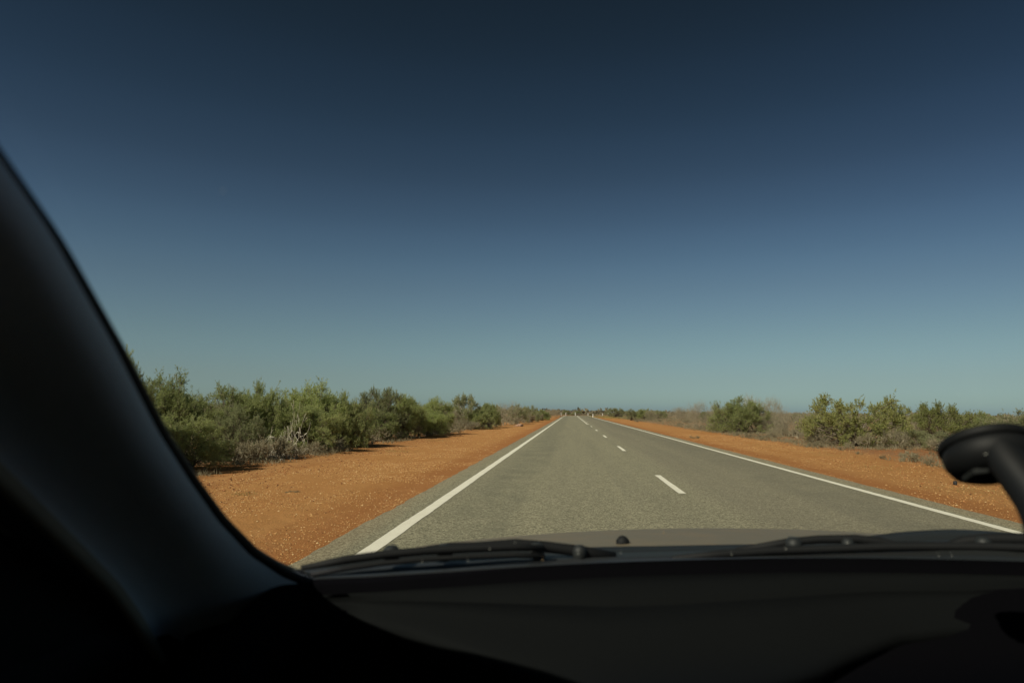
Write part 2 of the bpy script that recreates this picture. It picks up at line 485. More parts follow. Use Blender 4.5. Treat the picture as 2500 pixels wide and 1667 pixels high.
# ------------------------------------------------------------------ plants
def nrm(v): return v / (np.linalg.norm(v, axis=-1, keepdims=True) + 1e-9)
def tubes_np(p0, p1, r0, r1, sides=3):
    t = nrm(p1 - p0); a = np.where(np.abs(t[:, 2:3]) < .9, [[0, 0, 1.]], [[1., 0, 0]])
    u = nrm(np.cross(t, a)); w = np.cross(t, u)
    ang = np.arange(sides) * 2 * np.pi / sides
    ring = u[:, None] * np.cos(ang)[None, :, None] + w[:, None] * np.sin(ang)[None, :, None]
    A = p0[:, None] + ring * r0[:, None, None]; B = p1[:, None] + ring * r1[:, None, None]
    V = np.concatenate([A, B], 1)
    f = np.array([[k, (k + 1) % sides, sides + (k + 1) % sides, sides + k] for k in range(sides)])
    F = f[None] + (np.arange(len(p0)) * 2 * sides)[:, None, None]
    return V.reshape(-1, 3), F.reshape(-1, 4)
def leaves_np(p, d, L, W):
    n = len(p); d = nrm(d); s = nrm(np.cross(d, rng.normal(size=(n, 3))))
    L = L[:, None]; W = W[:, None]
    up = nrm(np.cross(s, d)) * L * rng.normal(size=(n, 1)) * .15
    V = np.stack([p, p + d * L * .5 - s * W / 2 + up, p + d * L, p + d * L * .5 + s * W / 2 + up], 1)
    return V.reshape(-1, 3), np.arange(n * 4).reshape(n, 4)

def make_shrub(h=2.0, r=1.25, clumps=44, twigs=26, per=16, leafL=.075, leafW=.009, upness=.6, skirt=.10, clump_r=.34, lum=6, hollow=.55, stems_r=.028, offset=(0, 0), stalk=0.0, fill=1.0, gap=0.0):
    """returns (leaf verts, faces), (wood verts, faces): a bush grown from a few stems to many sprays"""
    C = []
    lumps = nrm(rng.normal(size=(lum, 3))); lumps[:, 2] = np.abs(lumps[:, 2]) * .8; la = .12 + .18 * rng.random(lum)
    while len(C) < clumps:
        d = rng.normal(size=3); d /= np.linalg.norm(d)
        if d[2] < -.15: d[2] = -d[2]
        k = .86 + .8 * float(np.max(la * np.clip((lumps @ d - .55) / .45, 0, 1)))
        rad = hollow + (1 - hollow) * rng.random() ** .6
        c = np.array([d[0] * r * k * rad, d[1] * r * k * rad, h * (stalk + (1 - stalk) * (skirt + (.80 - skirt) * min(.97, max(0, d[2]) ** .8 * k * rad * 1.05) + .05 * rng.random()))])
        if gap and vnoise(np.array(c[0]), np.array(c[2] * 1.3), .55, 77) > .5 - gap: continue
        C.append(c)
    C = np.array(C)
    w0, w1, q0, q1 = [], [], [], []
    nst = 7; bases = rng.normal(size=(nst, 3)) * .07 * r; bases[:, 2] = -.05
    for c in C:
        b = bases[rng.integers(nst)]
        m1 = b * .6 + c * .4 + np.array([0, 0, .12 * h]) * rng.random() - np.array([c[0], c[1], 0]) * .12 + rng.normal(size=3) * .05 * r
        pts = [b, (b + m1) / 2 + rng.normal(size=3) * .035 * r, m1, (m1 + c) / 2 + rng.normal(size=3) * .05 * r, c]
        rr = np.array([1, .8, .6, .42, .25]) * stems_r * (.6 + .6 * rng.random())
        for i in range(4): w0.append(pts[i]); w1.append(pts[i + 1]); q0.append(rr[i]); q1.append(rr[i + 1])
    nt_ = clumps * twigs
    cen = np.repeat(C, twigs, 0)
    out = nrm(cen - np.array([0, 0, h * .3])) * np.array([1, 1, .7])
    td = nrm(out * .55 + np.array([0, 0, upness]) + rng.normal(size=(nt_, 3)) * .62)
    tl = clump_r * (.45 + .5 * rng.random(nt_))
    st = cen + rng.normal(size=(nt_, 3)) * clump_r * .28
    bend = rng.normal(size=(nt_, 3)) * .22 + np.array([0, 0, .15])
    mid = st + td * (tl * .5)[:, None]
    en = mid + nrm(td + bend) * (tl * .5)[:, None]
    st[:, 2] = np.maximum(st[:, 2], .02); mid[:, 2] = np.maximum(mid[:, 2], .04); en[:, 2] = np.maximum(en[:, 2], .05)
    p0 = np.concatenate([np.array(w0), cen[::2], st[::2], mid[::2]]); p1 = np.concatenate([np.array(w1), st[::2], mid[::2], en[::2]])
    nn = len(st[::2])
    r0 = np.concatenate([q0, np.full(nn, .006), np.full(nn, .005), np.full(nn, .0035)]); r1 = np.concatenate([q1, np.full(nn, .005), np.full(nn, .0035), np.full(nn, .002)])
    WV, WF = tubes_np(p0, p1, r0, r1, 3)
    per_ = max(1, int(per * fill)); nl = nt_ * per_
    t = rng.random((nt_, per_)) ** .75
    P = np.where(t[..., None] < .5, st[:, None] + (mid - st)[:, None] * (t * 2)[..., None], mid[:, None] + (en - mid)[:, None] * (t * 2 - 1)[..., None]).reshape(-1, 3)
    P = P + rng.normal(size=P.shape) * .012
    D = np.repeat(td, per_, 0) * .8 + rng.normal(size=(nl, 3)) * .55 + np.array([0, 0, .25])
    L = leafL * (.6 + .8 * rng.random(nl)); W = leafW * (.7 + .6 * rng.random(nl))
    LV, LF = leaves_np(P, D, L, W)
    LV[:, 2] = np.maximum(LV[:, 2], 0.005)
    o = np.array([offset[0], offset[1], 0])
    return (LV, LF), (WV, WF)

def make_bare(h=2.0, spread=.9, stems=6, depth=5, r=.03, crook=.35, up=.35, nchild=3, minr=.0022, sides=3):
    p0, p1, r0, r1 = [], [], [], []
    def grow(p, d, L, rad, dep):
        nseg = 3 if dep > 1 else 2
        q = p
        for i in range(nseg):
            d = d + rng.normal(size=3) * crook * .5 + np.array([0, 0, up * .18]); d /= np.linalg.norm(d)
            e = q + d * L / nseg; rn = rad * (1 - .22 / 1)
            e[2] = max(e[2], .03)
            p0.append(q); p1.append(e); r0.append(rad); r1.append(max(rn, minr)); q = e; rad = max(rn, minr)
            if dep > 0 and i < nseg - 1 and rng.random() < .6:
                dd = d + rng.normal(size=3) * .8; grow(q, dd / np.linalg.norm(dd), L * .62, rad * .6, dep - 1)
        if dep > 0:
            for k in range(nchild):
                dd = d + rng.normal(size=3) * .62; grow(q, dd / np.linalg.norm(dd), L * (.62 + .2 * rng.random()), rad * .72, dep - 1)
    for k in range(stems):
        a = rng.random() * 6.28
        d = np.array([math.cos(a) * spread, math.sin(a) * spread, 1.0]) ; d /= np.linalg.norm(d)
        grow(np.array([math.cos(a) * .06, math.sin(a) * .06, -.04]), d, h * .36, r * (.7 + .5 * rng.random()), depth)
    return tubes_np(np.array(p0), np.array(p1), np.array(r0), np.array(r1), sides)

def fit(V, h, w=None):
    """scale so that the plant is h tall and w wide"""
    V = V.copy(); top = np.percentile(V[:, 2], 99.6); V[:, 2] *= h / top
    if w:
        ex = np.percentile(np.abs(V[:, :2]), 98.5); V[:, :2] *= (w / 2) / ex
    return V

PROTO = {}
def proto(key, name, leaf, wood, m_leaf, m_wood, h, w):
    """one mesh pair, normalised to height 1 and half width 1; real size kept for scaling"""
    top = np.percentile(leaf[0][:, 2], 98.2) if leaf else np.percentile(wood[0][:, 2], 99.5)
    src = leaf[0] if leaf else wood[0]
    ex = np.percentile(np.abs(src[:, :2]), 97)
    def n(V): V = V.copy(); V[:, 2] *= h / top; V[:, :2] *= (w / 2) / ex; return V
    lm = mesh_np('crown', n(leaf[0]), leaf[1], [m_leaf]) if leaf else None
    wm = mesh_np('stems', n(wood[0]), wood[1], [m_wood]) if wood else None
    PROTO[key] = (name, lm, wm, h, w)

for k in range(4):
    lf, wd = make_shrub(clumps=100 + 4 * k, twigs=24, per=18, lum=7, r=1.25 + .1 * k, leafW=.012, upness=.22, clump_r=.27, hollow=.45)
    proto('green%d' % k, 'shrub', lf, wd, M_green, M_bark, 2.0, 2.6)
for k in range(3):
    lf, wd = make_shrub(clumps=70, twigs=24, per=17, leafL=.055, leafW=.014, clump_r=.26, upness=.3, lum=9, r=1.2)
    proto('olive%d' % k, 'shrub', lf, wd, M_olive, M_bark, 2.0, 2.6)
for k in range(3):
    wd = make_bare(stems=9, depth=4, r=.022, spread=.95, crook=.45, nchild=3)
    lf, _ = make_shrub(clumps=30, twigs=20, per=5, leafL=.04, leafW=.010, clump_r=.28, upness=.3)
    proto('twig%d' % k, 'shrub', (fit(lf[0], 1.85, 2.2), lf[1]), (fit(wd[0], 2.0, 2.4), wd[1]), M_grey, M_twig, 1.9, 2.3)
for k in range(2):
    lf, wd = make_shrub(clumps=74, twigs=32, per=16, leafL=.055, leafW=.022, clump_r=.28, upness=.3, lum=9, r=1.9, stalk=.02, skirt=.06, hollow=.50, stems_r=.032, gap=.04)
    proto('tree%d' % k, 'small_tree', lf, wd, M_dkgreen, M_bark, 2.3, 4.2)
lf, wd = make_shrub(clumps=40, twigs=30, per=16, leafL=.055, leafW=.020, clump_r=.24, upness=.15, lum=7, r=1.2, stalk=.42, hollow=.60, stems_r=.04, skirt=.0)
proto('umbrella', 'small_tree', lf, wd, M_olive, M_dead, 2.6, 2.0)
lf, wd = make_shrub(clumps=13, twigs=26, per=12, leafL=.055, leafW=.022, clump_r=.24, upness=.1, lum=7, r=1.2, stalk=.45, hollow=.85, stems_r=.045, skirt=.02)
wb = make_bare(stems=4, depth=4, r=.035, spread=1.1, crook=.6, nchild=2)
proto('sparse', 'small_tree', lf, wd, M_dkgreen, M_bark, 2.1, 2.4)
for k in range(2):
    wd = make_bare(stems=3, depth=4, r=.05, spread=.55, crook=.8, nchild=2, minr=.005, sides=4)
    proto('dead%d' % k, 'dead_tree', None, wd, None, M_greydead if k == 0 else M_twig, 2.0, 1.6)
    wd = make_bare(stems=6, depth=3, r=.032, spread=2.2, crook=.7, nchild=2, minr=.006, up=-.25, sides=4)
    proto('fallen%d' % k, 'fallen_branches', None, wd, None, M_dead if k == 0 else M_twig, 1.2, 2.4)
for k in range(3):
    lf, wd = make_shrub(h=.5, r=.5, clumps=16, twigs=22, per=7, leafL=.035, leafW=.010, clump_r=.16, upness=.5, stems_r=.010)
    proto('low%d' % k, 'low_shrub', lf, wd, M_saltbush, M_twig, .5, .9)
for k in range(4):
    lf, wd = make_shrub(h=.25, r=.22, clumps=8, twigs=18, per=4, leafL=.035, leafW=.008, clump_r=.11, upness=.9, stems_r=.006)
    V = np.concatenate([lf[0], wd[0]]); F = np.concatenate([lf[1], wd[1] + len(lf[0])])
    proto('tuft%d' % k, 'tuft', (V, F), None, M_saltbush, None, .22, .40)

def plant(key, px, D, top_py=None, wpx=None, h=None, w=None, X=None, label=None, group=None, cat='shrub', name=None, rz=None):
    """px: bearing of its middle; D: distance ahead in metres; the height follows from the sight line over its top"""
    nm, lm, wm, ph, pw = PROTO[key]
    if X is None:
        d = ray(px, 1020); X = d.x * D
    if h is None: h = 1.36 + ray(px, top_py).z * D
    if w is None: w = wpx / PXF * D
    z = float(ground_z(np.array(X), np.array(float(D)))) - .02
    rz = random.uniform(0, 6.28) if rz is None else rz
    sc = (w / pw, w / pw, h / ph)
    if lm is not None and wm is not None:
        r_ = empty(name or nm, (X, D, z), rz); r_.scale = sc
        link('crown', lm, r_); link('stems', wm, r_)
    else:
        r_ = link(name or nm, lm or wm); r_.location = (X, D, z); r_.rotation_euler.z = rz; r_.scale = sc
    tag(r_, label, cat, group)
    return r_

LROW = 'shrubs in the left roadside row'
# (proto, px, D, top_py, width px, label)
left = [
 ('green1', 268, 12.6, 872, 210, 'tallest feathery green shrub at the far left, half hidden behind the car pillar'),
 ('green0', 395, 17.0, 925, 190, 'big domed green shrub just right of the car pillar, above a lower yellow green one'),
 ('green2', 455, 14.6, 1016, 210, 'nearest yellow green shrub, low and broad, at the left end of the row'),
 ('twig0', 520, 22.0, 984, 110, 'brownish grey twiggy shrub behind the bare dead tree'),
 ('green3', 628, 20.5, 946, 150, 'rounded green shrub directly right of the bare dead tree'),
 ('olive0', 590, 17.4, 992, 120, 'dull green drooping shrub in front of the rounded one, right of the dead tree'),
 ('green0', 760, 23.5, 944, 175, 'tallest dark green shrub behind the bright green mound on the left verge'),
 ('green1', 742, 21.0, 992, 175, 'bright green mounded shrub at the edge of the left verge, beside pale fallen branches'),
 ('green3', 838, 24.0, 968, 130, 'dark green shrub with shaded right side, right of the bright mound'),
 ('green2', 905, 29.5, 1000, 130, 'low mid green shrub with open dark stems and bare ground beneath'),
 ('olive1', 925, 31.0, 949, 110, 'pale topped green shrub with white branches showing in its crown'),
 ('green1', 985, 33.0, 968, 110, 'green shrub leaning over a dark hollow of twigs at the verge'),
 ('green2', 1062, 38.0, 976, 90, 'rounded green shrub with a deep shaded right flank, left of the flat topped tree'),
 ('green0', 1045, 35.5, 1002, 85, 'small lime green shrub at the foot of the rounded one, by the verge'),
 ('umbrella', 1134, 50.0, 963, 66, 'flat topped small tree on pale forked stems standing above the row'),
 ('twig1', 1112, 49.0, 1003, 50, 'grey leafless shrub below the flat topped tree'),
 ('green3', 1162, 50.0, 1001, 75, 'low broad green shrub right of the flat topped tree at the verge'),
 ('green1', 1192, 54.0, 986, 55, 'upright green shrub beside the silver grey one'),
 ('twig2', 1232, 62.0, 987, 65, 'silver grey twiggy shrub with a dark right side near the small carcass'),
 ('olive2', 1262, 70.0, 988, 50, 'olive crowned shrub just beyond the silver grey twiggy one'),
 ('twig0', 1278, 76.0, 996, 40, 'pale grey brush in front of the olive crowned shrub'),
 ('olive0', 1295, 84.0, 991, 45, 'olive shrub with small pointed top towards the end of the left row'),
 ('green2', 1322, 100.0, 1001, 40, 'small green shrub near the end of the left row'),
 ('twig1', 1338, 125.0, 1000, 38, 'brown grey twiggy shrub left of the far white posts'),
 ('twig2', 1356, 150.0, 1000, 34, 'last brown brushy shrub before the left pair of white posts'),
]
for key, px, D, tp, w, lab in left:
    o = plant(key, px, D, tp, w, label=lab, group=LROW, cat='tree' if key == 'umbrella' else 'shrub')
plant('dead0', 553, 19.5, 938, 70, label='leafless dark dead tree standing up against the sky in the left row', cat='dead tree', name='dead_tree')
plant('dead1', 515, 21.0, 965, 60, label='smaller grey dead tree just left of the leafless dark one', cat='dead tree', name='dead_tree')
for px, D, tp, w, lab in [(688, 19.0, 984, 110, 'bleached white dead branches sprawling between two green shrubs'),
                          (700, 18.4, 1040, 90, 'low tangle of pale dead branches lying under the bright green mound'),
                          (600, 17.6, 1030, 90, 'grey dead brush at the foot of the drooping green shrub')]:
    plant('fallen0' if px > 650 else 'fallen1', px, D, tp, w, label=lab, cat='dead branches', name='fallen_branches')
for i, (px, D, tp, w) in enumerate([(585, 16.3, 1072, 80), (632, 16.8, 1062, 95), (665, 17.8, 1060, 90), (715, 18.6, 1068, 80), (600, 17.6, 1052, 90),
                       (560, 15.9, 1090, 50), (770, 20.0, 1070, 60), (860, 24.6, 1056, 70), (885, 25.4, 1060, 70), (925, 28.5, 1040, 60),
                       (1000, 33.0, 1030, 60), (1065, 37.0, 1030, 60), (1100, 41.0, 1028, 60), (1130, 45.0, 1022, 50), (1180, 52.0, 1022, 40), (1210, 58.0, 1018, 40), (1150, 47, 1026, 40),
                       (1250, 68, 1014, 40), (1280, 78, 1010, 34), (1310, 90, 1008, 34), (820, 22.5, 1064, 60), (945, 30.5, 1040, 70)]):
    plant('low%d' % (i % 3), px, D, tp, w, label='low dry grey bush in the fringe under the left row', group='low dry bushes fringing the left row', cat='low shrub')

RROW = 'shrubs in the right roadside scrub'
right = [
 ('olive1', 1503, 165.0, 996, 40, 'dense olive shrub at the bend, right of the farthest white posts'),
 ('olive2', 1541, 116.0, 999, 26, 'narrow olive shrub second from the bend on the right'),
 ('green2', 1573, 128.0, 999, 40, 'dark green ball shaped shrub on the right beyond the scrubby grass'),
 ('olive0', 1610, 140.0, 1003, 40, 'small olive shrub right of the dark green ball'),
 ('twig1', 1662, 108.0, 996, 52, 'dense grey brown dome of twigs on the right'),
 ('twig0', 1706, 57.0, 986, 55, 'bare spiky grey shrub left of the big green one on the right'),
 ('twig2', 1755, 60.0, 992, 45, 'thin twiggy grey green shrub touching the big green one'),
 ('green3', 1806, 50.0, 976, 122, 'big green shrub with brown twigs on top, middle of the right side'),
 ('twig0', 1845, 52.0, 973, 70, 'twiggy brown crown rising behind the big green shrub'),
 ('twig1', 1885, 50.0, 978, 60, 'open olive brown twiggy shrub right of the big green shrub'),
 ('twig2', 1930, 44.0, 1013, 80, 'low brown brush between the big green shrub and the leafy tree'),
 ('low0', 1947, 40.0, 1040, 40, 'small dark dry bush standing alone before the brown brush'),
 ('tree0', 2082, 32.5, 971, 215, 'large leafy green tree with forked brown stems, right of the road'),
 ('sparse', 2200, 36.0, 985, 75, 'thin tree with flat leafy tips right of the large leafy tree'),
 ('twig0', 2205, 35.5, 1005, 80, 'grey tangled shrub under the thin flat tipped tree'),
 ('tree1', 2300, 34.0, 988, 150, 'spreading tree with ragged green crown above the phone mount'),
 ('twig1', 2255, 34.5, 1024, 70, 'grey twiggy brush beneath the ragged crowned tree'),
 ('low1', 2182, 30.0, 1044, 62, 'grey green rounded bush at the right foot of the large leafy tree'),
 ('low2', 2120, 30.5, 1052, 60, 'pale brown low bush under the large leafy tree'),
 ('olive0', 2288, 28.5, 1050, 60, 'dull olive bush on bare red soil left of the phone mount'),
 ('olive1', 2240, 31.0, 1048, 50, 'small yellowish bush behind the dull olive bush'),
 ('green3', 2395, 38.0, 1012, 100, 'green shrub showing just above the phone mount'),
 ('olive2', 2500, 33.0, 1004, 110, 'olive green shrub cut by the right edge of the view'),
 ('twig2', 2440, 36.0, 1022, 90, 'brown twiggy shrub right behind the phone mount'),
]
for key, px, D, tp, w, lab in right:
    plant(key, px, D, tp, w, label=lab, group=None if 'tree' in key else RROW, cat='tree' if key in ('tree0', 'tree1', 'sparse') else 'shrub')
plant('low1', 1557, 96, 1023, 22, label='little round green grey bush at the verge edge below the dark green ball', cat='low shrub')

# fringe of low grey bushes and tufts on the right verge
n = 0
while n < 150:
    D = 9.5 + 60 * random.random() ** 1.3; Xp = 10.2 + random.random() ** 1.4 * (3.5 + D * .10)
    if float(vnoise(np.array(Xp), np.array(D), 2.2, 41)) < random.uniform(-.5, .2): continue
    w = random.uniform(.18, .55); n += 1
    plant('tuft%d' % (n % 4), 0, D, h=w * random.uniform(.45, .75), w=w, X=Xp, label='small grey dry tuft on the red soil along the right verge', group='grey tufts on the right verge', cat='tuft', name='tuft')
n = 0
while n < 80:
    D = 12 + 90 * random.random() ** 1.2; Xp = -7.6 - random.random() ** 1.5 * 4
    w = random.uniform(.2, .6); n += 1
    plant('tuft%d' % (n % 4), 0, D, h=w * random.uniform(.5, .8), w=w, X=Xp, label='small dry tuft at the foot of the left shrub row', group='dry tufts along the left row', cat='tuft', name='tuft')
n = 0
while n < 60:
    D = 26 + 90 * random.random(); Xp = 11.5 + random.random() * (4 + D * .14)
    w = random.uniform(.6, 1.2); n += 1
    plant('low%d' % (n % 3), 0, D, h=w * random.uniform(.4, .6), w=w, X=Xp, label='low grey brown bush in the open scrub right of the road', group='low bushes in the right scrub', cat='low shrub')
# scrub further back, both sides
keys_l = ['green0', 'olive0', 'twig0', 'green2', 'olive1', 'twig1', 'green3', 'twig2', 'olive2']
keys_r = ['twig0', 'olive0', 'twig1', 'twig2', 'olive1', 'twig0', 'olive2', 'green1', 'twig2']
n = 0
while n < 80:
    D = 16 + 190 * random.random(); off = 9.6 + random.random() ** 1.2 * (8 + .28 * D); n += 1
    hh = random.uniform(1.3, 1.9) if D < 60 else random.uniform(1.3, 2.2)
    plant(keys_l[n % 9], 0, D, h=hh, w=hh * random.uniform(1.0, 1.6), X=-off, label='mixed green and grey shrub in the scrub behind the left row', group='shrubs behind the left row', cat='shrub')
n = 0
while n < 100:
    D = 40 + 210 * random.random() ** .9; off = 13.5 + random.random() ** 1.2 * (8 + .60 * D); n += 1
    hh = random.uniform(1.0, 1.6) if D < 90 else random.uniform(1.3, 2.0)
    plant(keys_r[n % 9], 0, D, h=hh, w=hh * random.uniform(1.1, 1.8), X=off, label='brown or olive shrub in the scrub far behind the right verge', group='shrubs far right of the road', cat='shrub')
n = 0
while n < 28:
    D = 235 + 60 * random.random(); Xp = -18 + 60 * random.random(); n += 1
    hh = random.uniform(1.1, 2.0)
    dx = math.hypot(Xp - (CX + BEND_R), D - BEND_S)
    if abs(dx - BEND_R) < 7 and Xp > -5: continue
    plant(keys_r[n % 9], 0, D, h=hh, w=hh * random.uniform(1.4, 2.2), X=Xp, label='grey brown shrub on the skyline beyond the bend', group='skyline shrubs beyond the bend', cat='shrub')

for n in range(12):
    hh = random.uniform(1.3, 1.9)
    plant(keys_l[n % 9], 0, random.uniform(-6, 11), h=hh, w=hh * random.uniform(1.1, 1.6), X=-random.uniform(11.5, 20), label='mixed green and grey shrub in the scrub behind the left row', group='shrubs behind the left row', cat='shrub')

# low brown brush hugging the outside and the inside of the bend
for k in range(48):
    a = random.uniform(-.30, 1.35); out = k % 4 != 0
    rr = BEND_R + (random.uniform(8, 14) if out else -random.uniform(12, 24))
    Xp = CX + BEND_R - rr * math.cos(a); D = BEND_S + rr * math.sin(a)
    hh = random.uniform(.6, .95)
    if Xp < 3 and D < 236: Xp -= 3; D += 14
    plant(('twig0', 'twig1', 'twig2', 'olive1')[k % 4] if out else 'twig1', 0, D, h=hh, w=hh * random.uniform(3.2, 4.8), X=Xp, label='low dark brown brush hugging the far bend of the road', group='low brush around the bend', cat='shrub')

# far scrub that reads as one mass
def scrub_mass():
    N = 2600
    D = 260 + 1300 * rng.random(N) ** 1.6; Xp = (rng.random(N) - .5) * (2.6 * D)
    h = 1.1 + 1.1 * rng.random(N); w = h * (.8 + .9 * rng.random(N)); m = 26
    c = np.repeat(np.stack([Xp, D, h * .45], 1), m, 0); W_ = np.repeat(w, m); H_ = np.repeat(h, m)
    q = nrm(rng.normal(size=(N * m, 3))) * (rng.random((N * m, 1)) ** .4)
    P = c + q * np.stack([W_ * .6, W_ * .6, H_ * .5], 1)
    d = rng.normal(size=(N * m, 3)) + [0, 0, .6]
    V, F = leaves_np(P, d, W_ * .5, W_ * .28)
    V[:, 2] = np.maximum(V[:, 2], -.3)
    # nearer part of the same belt, finer
    N = 620
    D = 70 + 200 * rng.random(N) ** .8; side = rng.random(N) < .62
    Xp = np.where(side, 17 + .10 * D + rng.random(N) * .75 * D, -15 - .06 * D - rng.random(N) * .5 * D)
    h = .9 + .75 * rng.random(N); w = h * (1.2 + .9 * rng.random(N)); m = 110
    c = np.repeat(np.stack([Xp, D, h * .42], 1), m, 0); W_ = np.repeat(w, m); H_ = np.repeat(h, m)
    q = nrm(rng.normal(size=(N * m, 3))) * (rng.random((N * m, 1)) ** .4)
    P = c + q * np.stack([W_ * .5, W_ * .5, H_ * .5], 1)
    V2, F2 = leaves_np(P, rng.normal(size=(N * m, 3)) + [0, 0, .6], .16 + .14 * rng.random(N * m), .07 + .05 * rng.random(N * m))
    V2[:, 2] = np.maximum(V2[:, 2], -.02)
    V, F = np.concatenate([V, V2]), np.concatenate([F, F2 + len(V)])
    tag(link('distant_scrub', mesh_np('distant_scrub', V, F, [M_farscrub])), kind='stuff')
M_farscrub = mat_leaf('far_scrub', (0.13, 0.11, 0.07), (0.19, 0.165, 0.11), (0.12, 0.125, 0.06), 0.1)
scrub_mass()

# dry grass and litter along the edges
def grass():
    P = []
    for (a, b_, y0, y1, N, s) in ((-11.5, -7.3, 11, 60, 26000, 5), (10.0, 17, 12, 60, 26000, 6), (10.4, 30, 45, 170, 30000, 8), (-12, -7.6, 55, 150, 12000, 9)):
        y = y0 + (y1 - y0) * rng.random(N) ** 1.4; x = a + (b_ - a) * rng.random(N)
        k = (vnoise(x, y, 1.8, s) + .6 * vnoise(x, y, .5, s + 9)) > .06; P.append(np.stack([x[k], y[k], ground_z(x[k], y[k])], 1))
    P = np.concatenate(P); n = len(P)
    V, F = leaves_np(P, rng.normal(size=(n, 3)) * .5 + [0, 0, 1.], (.05 + .10 * rng.random(n)) * (1 + P[:, 1] / 60), .008 * (1 + P[:, 1] / 25))
    tag(link('dry_grass', mesh_np('dry_grass', V, F, [M_saltbush])), kind='stuff')
grass()
def verge_grass():
    """sparse straw patches on the gravel and the yellowish grass at the inside of the bend"""
    P = []
    for (cx, cy, rx, ry, N) in ((7.6, 13.2, .8, 1.0, 260), (8.4, 19, .8, 1.4, 300), (9.2, 24, 1, 2, 300), (-5.3, 10.4, .2, .15, 90), (-5.8, 22, .5, .4, 160), (-6.2, 30, .6, .6, 160), (8.8, 30, 1.2, 3, 260), (12, 170, 5, 30, 5000)):
        P.append(np.stack([cx + rx * rng.normal(size=N) * .6, cy + ry * rng.normal(size=N) * .6, np.zeros(N)], 1))
    P = np.concatenate(P); P[:, 2] = ground_z(P[:, 0], P[:, 1]); n = len(P)
    far = P[:, 1] > 100
    V, F = leaves_np(P, rng.normal(size=(n, 3)) * .7 + [0, 0, .8], (.04 + .05 * rng.random(n)) * np.where(far, 4, 1), np.where(far, .06, .006))
    tag(link('straw_grass', mesh_np('straw_grass', V, F, [M_straw])), kind='stuff')
M_straw = mat_leaf('straw', (0.36, 0.30, 0.11), (0.48, 0.38, 0.15), (0.30, 0.28, 0.09), 0.25)
verge_grass()

# ------------------------------------------------------------------ guide posts
M_post = simple('post_white', (0.78, 0.76, 0.70), 0.5)
M_refl_r = simple('reflector_red', (0.55, 0.03, 0.02), 0.25)
M_black = simple('post_black', (0.02, 0.02, 0.02), 0.6)
def guide_post(X, D, label, hgt=.95):
    r_ = empty('guide_post', (X, D, 0), 0)
    z0 = float(ground_z(np.array(X), np.array(D))); r_.location.z = z0
    b = MB(); b.loft([[Vector((-.085, 0, z)), Vector((-.03, -.022, z)), Vector((.03, -.022, z)), Vector((.085, 0, z)), Vector((.08, .008, z)), Vector((-.08, .008, z))] for z in (-.1, hgt - .02, hgt)], close=True)
    b.add([(-.085, 0, hgt), (-.03, -.022, hgt), (.03, -.022, hgt), (.085, 0, hgt), (.08, .008, hgt), (-.08, .008, hgt)], [(0, 1, 2, 3, 4, 5)])
    b.build('post', M_post, r_)
    b = MB(); b.box((0, -.026, hgt - .16), (.05, .006, .12)); b.build('reflector', M_refl_r, r_, bevel=.002)
    tag(r_, label, 'guide post', 'white guide posts at the bend')
def gp(px, D, lab, hgt=.95): guide_post(ray(px, 1015).x * D, D, lab, hgt)
gp(1370, 196, 'leftmost white roadside post, on the red verge left of the road', 1.05)
gp(1381.5, 214, 'second white post from the left, at the end of the left edge line', 1.0)
gp(1404.5, 214, 'white post beyond the road, above the end of the solid centre line', 1.15)
gp(1435.5, 234, 'short looking white post beyond the bend, left of the right edge line', .85)
gp(1447.5, 160, 'white post on the right verge where the right edge line starts to turn', .85)
gp(1471, 240, 'small far white post standing alone right of the bend, left of the olive shrub', .85)

# ------------------------------------------------------------------ small things on the verges
def lump(name, c, size, mat, label, cat, seed=1, rz=0.0, parent=None):
    n, m = 14, 9; rows = []
    r2 = random.Random(seed); ph = [r2.uniform(0, 6.28) for _ in range(6)]
    b = MB()
    for j in range(1, m):
        t = math.pi * j / m; ring = []
        for k in range(n):
            a = 2 * math.pi * k / n
            q = 1 + .12 * math.sin(2 * a + ph[0]) + .09 * math.sin(3 * a + ph[1] + t) + .08 * math.sin(4 * t + ph[2])
            ring.append(Vector((math.sin(t) * math.cos(a) * q * size[0], math.sin(t) * math.sin(a) * q * size[1], math.cos(t) * q * size[2])))
        rows.append(ring)
    b.loft(rows, close=True); e = len(b.v)
    b.f.append(tuple(range(e - n, e))[::-1]); b.f.append(tuple(range(n)))
    o = b.build(name, mat, parent, smooth=True, loc=c); o.rotation_euler.z = rz
    if label: tag(o, label, cat)
    return o
M_fur = simple('tan_fur', (0.42, 0.27, 0.19), 0.9, grain=.6, gscale=60)
M_furd = simple('dark_fur', (0.12, 0.075, 0.05), 0.9, grain=.6, gscale=60)
# small carcass lying on its side: body, head, hind legs and tail
D = 59.0; cx = ray(1270, 1038).x * D
car_ = empty('animal_carcass', (cx, D, float(ground_z(np.array(cx), np.array(D))) + .02), R(8))
def critter():
    me = bpy.data.meshes.new('body')
    vs = [(0, 0, .12), (-.14, 0, .13), (-.26, .01, .10), (-.36, .02, .06), (.14, 0, .12), (.24, 0, .09), (.33, -.01, .07), (-.20, -.12, .04), (-.32, -.16, .02), (.18, -.10, .03), (-.50, .05, .03), (-.64, .03, .02)]
    rs = [.12, .13, .09, .05, .10, .06, .05, .05, .025, .025, .03, .015]
    es = [(0, 1), (1, 2), (2, 3), (0, 4), (4, 5), (5, 6), (2, 7), (7, 8), (4, 9), (3, 10), (10, 11)]
    me.from_pydata(vs, es, []); me.materials.append(M_fur)
    o = link('body', me, car_)
    sk = o.modifiers.new('skin', 'SKIN'); sv = me.skin_vertices[0].data
    for i, r_ in enumerate(rs): sv[i].radius = (r_, r_)
    sv[0].use_root = True
    o.modifiers.new('s', 'SUBSURF').render_levels = 1
critter()
